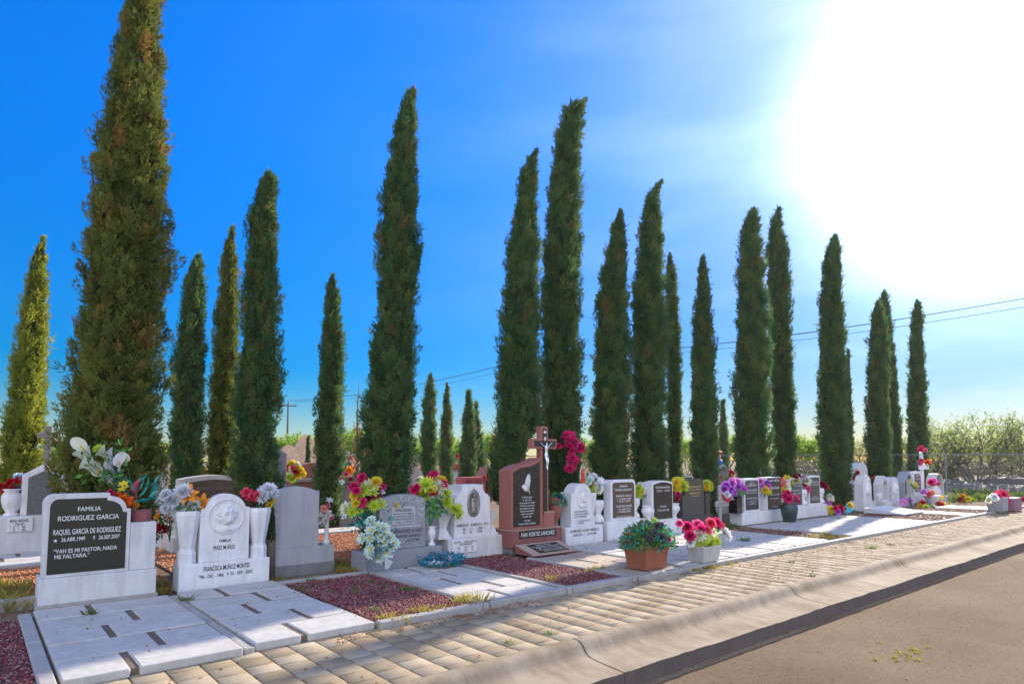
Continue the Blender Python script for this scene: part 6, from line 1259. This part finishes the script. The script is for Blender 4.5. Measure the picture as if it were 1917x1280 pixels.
far_b = [
 ('red flowers left of the leftmost small arched stone', 9.4, [(1603, 890, 'carnation', 'red', 5), (1604, 898, 'carnation', 'redpink', 5), (1602, 884, 'carnation', 'red', 4)], (1603, 910)),
 ('orange red flower between the leftmost small arched stone and the pointed niche', 9.3, [(1637, 897, 'carnation', 'orangered', 6), (1638, 903, 'carnation', 'orangered', 4)], (1637, 930)),
 ('yellow flowers hanging on the front of the grey blue niche', 8.4, [(1707, 902, 'lily', 'yellow', 4), (1709, 908, 'lily', 'yellow', 5), (1712, 912, 'lily', 'orange', 5)], (1708, 915)),
 ('violet flowers in a green holder in front of the grey blue niche', 8.0, [(1700, 934, 'daisy', 'violet', 6), (1692, 941, 'daisy', 'violet', 6), (1702, 942, 'daisy', 'violet', 6), (1696, 936, 'daisy', 'purple', 4)], (1697, 951)),
 ('red and yellow flowers on the ground in front of the five line plaque stone', 7.9, [(1726, 941, 'carnation', 'red', 5), (1731, 944, 'carnation', 'red', 4), (1725, 947, 'carnation', 'yellow', 5)], (1728, 951)),
 ('magenta flowers in the round vase at the foot of the white cross', 8.3, [(1741, 903, 'rose', 'magenta', 6), (1747, 900, 'rose', 'violet', 6), (1751, 905, 'rose', 'magenta', 6), (1745, 908, 'rose', 'magenta', 5)], (1747, 914)),
 ('violet, red and orange flowers in the white bowl vase', 8.0, [(1732, 921, 'carnation', 'violet', 5), (1738, 924, 'carnation', 'redpink', 5), (1745, 922, 'carnation', 'salmon', 5), (1748, 926, 'carnation', 'orangered', 4), (1741, 929, 'carnation', 'red', 4)], (1744, 932)),
 ('yellow flowers before the right end niche', 8.0, [(1753, 931, 'lily', 'yellow', 5), (1759, 931, 'lily', 'yellow', 5), (1763, 930, 'lily', 'orange', 4)], (1757, 936)),
 ('magenta flower tied to the top of the white cross', 8.55, [(1724, 841, 'rose', 'magenta', 5), (1729, 843, 'rose', 'pink', 5), (1726, 837, 'rose', 'magenta', 4)], (1728, 850)),
 ('magenta flowers tied to the left arm of the white cross', 8.5, [(1721, 863, 'rose', 'magenta', 5), (1725, 866, 'rose', 'magenta', 4), (1719, 867, 'rose', 'pink', 4)], (1723, 870)),
 ('orange red flower tied to the right arm of the white cross', 8.5, [(1736, 865, 'carnation', 'orangered', 5), (1739, 867, 'carnation', 'orange', 3)], (1737, 870)),
 ('red, yellow and violet flowers on the ground beyond the white cross', 7.7, [(1758, 944, 'carnation', 'red', 5), (1764, 945, 'carnation', 'orangered', 5), (1761, 950, 'carnation', 'yellow', 5), (1771, 948, 'carnation', 'violet', 5), (1775, 953, 'carnation', 'lime', 3)], (1764, 954)),
 ('pale yellow blooms on the ground left of the red, yellow and violet ones', 7.6, [(1737, 951, 'mum', 'lime', 4), (1744, 952, 'mum', 'cream', 4)], (1741, 955)),
 ('orange flower on bare ground right of the fence post', 7.6, [(1803, 931, 'carnation', 'orange', 7), (1801, 936, 'carnation', 'orangered', 4), (1796, 934, 'carnation', 'darkred', 4)], (1803, 938)),
 ('lone yellow flower on bare ground right of the orange one', 7.2, [(1816, 934, 'mum', 'yellow', 4), (1819, 935, 'mum', 'lime', 3)], (1817, 938)),
 ('magenta flower at the right edge on bare ground', 6.6, [(1912, 939, 'rose', 'magenta', 5), (1916, 941, 'rose', 'pink', 4)], (1914, 944)),
 ('yellow, red and white bunch beside the tall plain grey slab', 12.6, [(548, 868, 'mum', 'yellow', 7), (556, 874, 'mum', 'yellow', 7), (563, 880, 'mum', 'yellow', 6), (558, 888, 'mum', 'yellow', 7), (541, 893, 'mum', 'lime', 6), (538, 881, 'rose', 'red', 5), (553, 882, 'rose', 'red', 6), (547, 876, 'rose', 'redpink', 5), (556, 869, 'carnation', 'cream', 5), (566, 887, 'mum', 'yellow', 5), (548, 897, 'mum', 'lime', 5), (540, 873, 'rose', 'red', 4)], (552, 912)),
 ('orange, pink and white bunch on the low grey stone below the dead sapling', 14.6, [(652, 881, 'carnation', 'orange', 7), (657, 877, 'carnation', 'orangered', 6), (646, 888, 'rose', 'pink', 5), (656, 897, 'rose', 'darkred', 5), (641, 897, 'rose', 'pink', 4), (639, 902, 'carnation', 'white', 4), (650, 893, 'carnation', 'cream', 4)], (648, 912)),
 ('faded pink and white dried bunch under the dead sapling', 15.5, [(650, 850, 'carnation', 'grey', 5), (655, 857, 'carnation', 'salmon', 5), (660, 864, 'carnation', 'salmon', 5), (648, 862, 'carnation', 'white', 5), (654, 868, 'carnation', 'grey', 5), (662, 853, 'carnation', 'grey', 4), (644, 853, 'carnation', 'white', 4)], (654, 885)),
 ('pink and violet flowers glimpsed right of the huge cypress', 17, [(311, 839, 'rose', 'redpink', 4), (308, 841, 'rose', 'purple', 3), (305, 851, 'rose', 'purple', 4), (308, 845, 'carnation', 'lime', 3)], (308, 858)),
 ('pair of yellow flowers glimpsed right of the huge cypress', 15, [(299, 885, 'mum', 'yellow', 4), (311, 884, 'mum', 'yellow', 4)], (305, 892)),
 ('yellow green bunch with a red flower behind the dark framed plaque', 15.5, [(372, 872, 'mum', 'lime', 6), (378, 878, 'mum', 'yellow', 6), (371, 883, 'mum', 'lime', 6), (384, 883, 'rose', 'red', 4), (377, 887, 'mum', 'lime', 5)], (376, 897)),
 ('red geranium like flowers with a pale blue one in the white urn at far left', 14.3, [(22, 903, 'carnation', 'red', 9), (33, 899, 'carnation', 'red', 7), (10, 915, 'carnation', 'red', 8), (24, 915, 'carnation', 'darkred', 7), (35, 892, 'mum', 'paleblue', 7), (2, 910, 'carnation', 'red', 6), (33, 921, 'carnation', 'blue', 9), (25, 926, 'carnation', 'blue', 6)], (22, 934)),
 ('pink and red flowers on the grey stone cross at far left', 15.85, [(91, 819, 'carnation', 'salmon', 5), (96, 823, 'carnation', 'pink', 4), (101, 828, 'carnation', 'red', 5), (74, 836, 'carnation', 'cream', 4)], (90, 838)),
 ('faded cream bunch left of the roses in the slender urn', 12.5, [(783, 899, 'carnation', 'grey', 5), (789, 896, 'carnation', 'cream', 5), (786, 904, 'carnation', 'salmon', 4)], (786, 912)),
 ('red and blue flowers before the small orange box niche', 18.6, [(906, 894, 'carnation', 'red', 4), (903, 899, 'carnation', 'blue', 4), (909, 899, 'carnation', 'orangered', 3)], (906, 904)),
 ('red flower on a stick among the far cypresses', 22, [(855, 853, 'carnation', 'red', 3), (856, 857, 'carnation', 'redpink', 3)], (855, 868)),
 ('red and orange flowers right of the pink arched niche', 10.6, [(1366, 884, 'carnation', 'red', 5), (1370, 893, 'carnation', 'orangered', 4), (1368, 899, 'carnation', 'yellow', 4), (1348, 893, 'carnation', 'orangered', 3)], (1367, 910))]
for i, (lab, Y_, it, ft) in enumerate(far_b):
    bouquet(lab, Y_, it, foot=ft, leaf='green', nl=10 + 4 * len(it), ll=6.5 * mpp(it[0][0], Y_), lw=2.0 * mpp(it[0][0], Y_), seed=40 + i, group=gf if 'ground' in lab else None)
# red robed statuette
x, z = at(1091, 905, 8.8)
t = thing('statuette', 'gilded statuette in a long red robe standing on the man profile headstone', 'statuette', (x, 8.8, z)); s = mpp(1091, 8.8)
MB().lathe([(5 * s, 0), (5.5 * s, 2 * s), (4 * s, 10 * s), (4.2 * s, 20 * s), (3 * s, 25 * s), (1.5 * s, 27 * s)], 14, sy=.6).build('robe', plain('red_robe', (.5, .02, .015), .5), t, smooth=True)
MB().lathe([(5.2 * s, 4 * s), (5.6 * s, 10 * s), (5.2 * s, 22 * s), (3.2 * s, 31 * s), (1.6 * s, 34 * s)], 14, cy=2.8 * s, sy=.35).build('mantle', plain('pale_green_mantle', (.5, .6, .4), .5), t, smooth=True)
mb = MB(); mb.ball((0, -1.2 * s, 29.5 * s), 2.1 * s, 12, 8, sz=1.25); mb.tube([(-2.2 * s, -2.2 * s, 20 * s), (-.4 * s, -3 * s, 22 * s), (0, -3 * s, 24 * s)], [1.0 * s, .8 * s, .5 * s], 6); mb.tube([(2.2 * s, -2.2 * s, 20 * s), (.4 * s, -3 * s, 22 * s), (0, -3 * s, 24 * s)], [1.0 * s, .8 * s, .5 * s], 6); mb.build('face_and_hands', plain('painted_skin', (.55, .3, .2), .6), t, smooth=True)
mb = MB()
for i in range(34):
    a = R(-118 + 236 * i / 33); c_, s_ = math.sin(a), math.cos(a); mb.tube([(5 * s * c_, 2.2 * s, 16 * s + 14 * s * s_), (11 * s * c_, 2.2 * s, 16 * s + 22 * s * s_)], [.35 * s, .12 * s], 4)
mb.build('rays', plain('gilded_wire', (.12, .09, .05), .4, .6), t)
MB().ball((0, -3.2 * s, 2.2 * s), 1.6 * s, 10, 7).build('cherub_head', plain('painted_skin', (.55, .3, .2)), t, smooth=True)

# ------------------------------------------------------------------ planters
def planter(label, cx, cy, b, tp, h, mat, rz=0., fill=True):
    t = thing('planter', label, 'planter', (cx, cy, 0), None, rz); mb = MB()
    vs = [(sx * b[0] / 2, sy * b[1] / 2, .0) for sx, sy in ((-1, -1), (1, -1), (1, 1), (-1, 1))] + [(sx * tp[0] / 2, sy * tp[1] / 2, h) for sx, sy in ((-1, -1), (1, -1), (1, 1), (-1, 1))] + [(sx * (tp[0] / 2 - .025), sy * (tp[1] / 2 - .025), h) for sx, sy in ((-1, -1), (1, -1), (1, 1), (-1, 1))] + [(sx * (tp[0] / 2 - .03), sy * (tp[1] / 2 - .03), h - .05) for sx, sy in ((-1, -1), (1, -1), (1, 1), (-1, 1))]
    mb.add(vs, [(0, 3, 2, 1)] + [(p + i, p + (i + 1) % 4, q + (i + 1) % 4, q + i) for p, q in ((0, 4), (4, 8), (8, 12)) for i in range(4)]); mb.build('box', mat, t, bev=.006)
    MB().box(-tp[0] / 2 + .035, tp[0] / 2 - .035, -tp[1] / 2 + .035, tp[1] / 2 - .035, h - .09, h - .045).build('soil', DKCON, t); return t
planter('tapered square terracotta planter full of teal leaves and red flowers on the tan slab', 7.76, 6.13, (.46, .34), (.56, .44), .355, TERRA)
rb = random.Random(5)
leafbush('bushy teal and green foliage dotted with red and orange flowers in the terracotta planter', (7.76, 6.1, .34), .47, .36, .37, 1900, ['teal', 'green', 'teal', 'dark', 'olive'], ['red', 'orangered', 'redpink', 'orange', 'magenta'], 61, .07, .016, 46, .024,
    extra=[(-.14, -.22, .18, 'carnation', 'plum', .085), (-.04, -.28, .13, 'carnation', 'plum', .09), (.12, -.16, .27, 'carnation', 'plum', .08), (.0, -.18, .29, 'carnation', 'plum', .07), (.2, -.1, .28, 'carnation', 'plum', .06), (.03, -.1, .36, 'spider', 'lime', .06), (.09, -.31, .1, 'rose', 'magenta', .045), (-.22, -.2, .12, 'carnation', 'plum', .07)])
planter('pale grey square planter with a small hole, full of pink roses and white chrysanthemums', 8.95, 5.93, (.42, .24), (.50, .32), .25, stone('pale_planter', (.5, .5, .49), stain=(.4, .4, .38)))
bouquet('pink roses and pale chrysanthemums filling the pale grey planter', 5.92, zc(1100, 930, 5.99, [(1170, 345, 'rose', 'magenta', 10), (1225, 370, 'rose', 'magenta', 10), (1290, 320, 'rose', 'pink', 10), (1345, 295, 'rose', 'redpink', 10), (1435, 290, 'rose', 'magenta', 10), (1400, 345, 'rose', 'magenta', 9), (1465, 320, 'rose', 'redpink', 8), (1150, 440, 'rose', 'magenta', 10), (1285, 375, 'rose', 'redpink', 9), (1480, 490, 'rose', 'redpink', 10), (1090, 305, 'rose', 'pink', 7), (1210, 430, 'mum', 'cream', 10), (1250, 460, 'mum', 'lime', 10), (1285, 425, 'mum', 'cream', 11), (1345, 445, 'mum', 'cream', 11), (1410, 410, 'mum', 'cream', 10), (1350, 505, 'mum', 'lime', 11), (1215, 490, 'mum', 'lime', 10), (1390, 500, 'mum', 'lime', 9), (1500, 395, 'mum', 'white', 9), (1525, 440, 'spider', 'white', 8), (1160, 515, 'rose', 'white', 8), (1290, 480, 'mum', 'cream', 8), (1420, 470, 'mum', 'cream', 8)]), foot=(1322, 1022), leaf='green', nl=60, ll=.07, lw=.02, seed=62, depth=.1)
p3x, p3y = 24.75, 5.75
planter('weathered square grey planter with hot pink flowers at the far end of the path', p3x, p3y, (.55, .4), (.6, .45), .42, stone('grey_planter', (.33, .33, .34)))
bouquet('hot pink flowers with a white bloom in the far grey planter', p3y, [(1866, 931, 'spider', 'magenta', 9), (1875, 927, 'spider', 'magenta', 10), (1884, 932, 'spider', 'redpink', 9), (1872, 936, 'carnation', 'pink', 6), (1857, 930, 'carnation', 'white', 6), (1853, 935, 'carnation', 'cream', 5), (1880, 937, 'spider', 'magenta', 7)], foot=(1873, 942), leaf='green', nl=20, seed=63)
bx2, by2 = G(1896, 952)
tag(MB().box(-.45, .45, -.15, .2, -.05, .36).build('stone_block', stone('mauve_stone', (.3, .16, .22), var=.12), bev=.02, loc=(bx2, by2, 0)), 'mauve stone block right of the far grey planter', 'block')

# ------------------------------------------------------------------ weeds and litter
def tufts(name, label, spots, mat, seed, cat, h=.1, per=60, spread=.1):
    rng = np.random.default_rng(seed); Vs = []; n_ = 0
    for s in spots:
        x, y, z, sc = s; n = int(per * sc); a = rng.uniform(0, 6.28, n); q = rng.uniform(0, spread * sc, n)
        P = np.stack([x + q * np.cos(a), y + q * np.sin(a), np.full(n, z)], 1)
        d = np.stack([np.cos(a) * rng.uniform(0, .8, n), np.sin(a) * rng.uniform(0, .8, n), np.ones(n)], 1); d /= np.linalg.norm(d, axis=1, keepdims=True)
        l = h * sc * rng.uniform(.4, 1.2, (n, 1)); w = np.cross(d, rng.normal(0, 1, (n, 3))); w /= np.linalg.norm(w, axis=1, keepdims=True); w *= .004
        Vs.append(np.stack([P - w, P + w, P + d * l * .6 + w * .7, P + d * l + d * 0 + np.array([0, 0, -.02]) * sc], 1).reshape(-1, 3)); n_ += n
    V = np.concatenate(Vs); o = link(name, npmesh(name, V, np.arange(n_ * 4).reshape(-1, 4), mat, rng.uniform(0, 1, n_))); kind(o, 'stuff'); o['label'] = label; o['category'] = cat; return o
rt = random.Random(8)
dry = [(*G(895, 1125, -.02), -.03, 1.6), (*G(875, 1122, -.02), -.03, 1.2), (*G(860, 1128, -.02), -.03, 1.), (*G(1032, 1084, -.02), -.03, 1.0), (*G(1122, 1066, -.02), -.03, 1.2), (*G(1108, 1068, -.02), -.03, .9), (*G(752, 1160, -.02), -.03, .9), (*G(800, 1146, -.02), -.03, .8)]
dry += [(rt.uniform(3.2, 4.4), rt.uniform(5.92, 6.1), -.03, rt.uniform(.4, .9)) for _ in range(12)]
dry += [(rt.uniform(-.9, .5), rt.uniform(8.7, 11), -.04, rt.uniform(1.2, 2.6)) for _ in range(26)] + [(rt.uniform(4.15, 4.5), rt.uniform(8.7, 9.9), -.04, rt.uniform(.8, 1.4)) for _ in range(16)] + [(rt.uniform(1.8, 2.0), rt.uniform(8.6, 9.6), -.04, rt.uniform(.7, 1.2)) for _ in range(10)]
dry += [(rt.uniform(8.3, 9.6), rt.uniform(5.72, 5.765), -.07, rt.uniform(.3, .7)) for _ in range(16)] + [(rt.uniform(13.4, 14.4), rt.uniform(5.9, 6.5), -.03, rt.uniform(.7, 1.3)) for _ in range(8)] + [(rt.uniform(2.8, 3.3), rt.uniform(8.5, 8.9), -.05, rt.uniform(.5, 1)) for _ in range(6)]
dry += [(*G(1690 + rt.gauss(0, 26), 1224 + rt.gauss(0, 9), -.36), -.36, rt.uniform(.15, .4)) for i in range(26)]
tufts('dry_grass', 'dry yellow grass tufts along the edgings and in the aisle', dry, GRASS, 3, 'grass')
gre = [(*G(350, 1123), 0, .9), (*G(170, 1148), 0, .8), (*G(1310, 982), 0, 1.5), (*G(1395, 1012, 0), 0, 1.2)] + [(rt.uniform(3.2, 4.4), rt.uniform(6, 8.5), -.03, rt.uniform(.4, .9)) for _ in range(16)] + [(rt.uniform(12.9, 14.6), rt.uniform(8.2, 9.2), -.04, rt.uniform(.6, 1.4)) for _ in range(24)] + [(rt.uniform(9, 34), rt.uniform(8.2, 9.6), -.04, rt.uniform(.6, 1.3)) for _ in range(40)] + [(rt.uniform(7.15, 12), rt.uniform(8, 8.7), -.02, rt.uniform(.3, .6)) for _ in range(12)] + [(rt.uniform(27, 36), rt.uniform(3, 10), -.05, rt.uniform(1.5, 5)) for _ in range(30)]
gre += [(*G(x_, y_, -.07), -.075, s_) for x_, y_, s_ in ((950, 1204, .6), (1030, 1186, .6), (1522, 1078, .7), (1630, 1026, 1.), (1670, 1020, .7), (1520, 1064, .5), (1480, 1052, .6))]
tufts('green_weeds', 'small green weeds in the joints and between the graves', gre, GRASSG, 4, 'weeds', .09)
rng = np.random.default_rng(21); P = []
for n, (x0, x1, y0, y1, z) in ((260, (2.6, 5.2, 5.55, 5.84, -.064)), (180, (3.1, 4.5, 5.8, 6.1, -.01)), (500, (8, 26, 5.4, 5.78, -.064)), (420, (8, 30, 4.5, 5.6, -.064)), (500, (8.3, 20, 5.9, 8.5, .012)), (700, (19, 32, 5.6, 9.2, -.02)), (45, (.6, 3.1, 5.8, 8.6, .008)), (60, (4.6, 8.2, 6, 8.4, .006)), (120, (0, 8, 4.4, 5.7, -.064)), (300, (.3, 7, 9, 13, -.01))):
    u = rng.uniform(0, 1, (n, 2)); P.append(np.stack([x0 + u[:, 0] * (x1 - x0), y0 + (u[:, 1] ** (1.0)) * (y1 - y0), np.full(n, z) + rng.uniform(0, .012, n)], 1))
P = np.concatenate(P); n = len(P); a = rng.uniform(0, 6.28, n); d = np.stack([np.cos(a), np.sin(a), rng.uniform(-.1, .35, n)], 1)
o = link('leaf_litter', leaves_mesh(P, d, .035, .009, LITTER, rng)); kind(o, 'stuff'); o['label'] = 'small brown fallen leaves scattered over slabs and path'; o['category'] = 'leaves'

# ------------------------------------------------------------------ sunlit air
hz = MB().box(-60, 160, -40, 110, -1.5, 22).build('haze', [])
hm_ = bpy.data.materials.new('haze_air'); hm_.use_nodes = True; ht = hm_.node_tree; ht.nodes.clear()
ho = ht.nodes.new('ShaderNodeOutputMaterial'); hv = ht.nodes.new('ShaderNodeVolumePrincipled')
hv.inputs['Color'].default_value = (.9, .92, .95, 1); hv.inputs['Density'].default_value = HAZE; hv.inputs['Anisotropy'].default_value = .45
ht.links.new(hv.outputs[0], ho.inputs['Volume']); hz.data.materials.append(hm_); kind(hz, 'stuff')
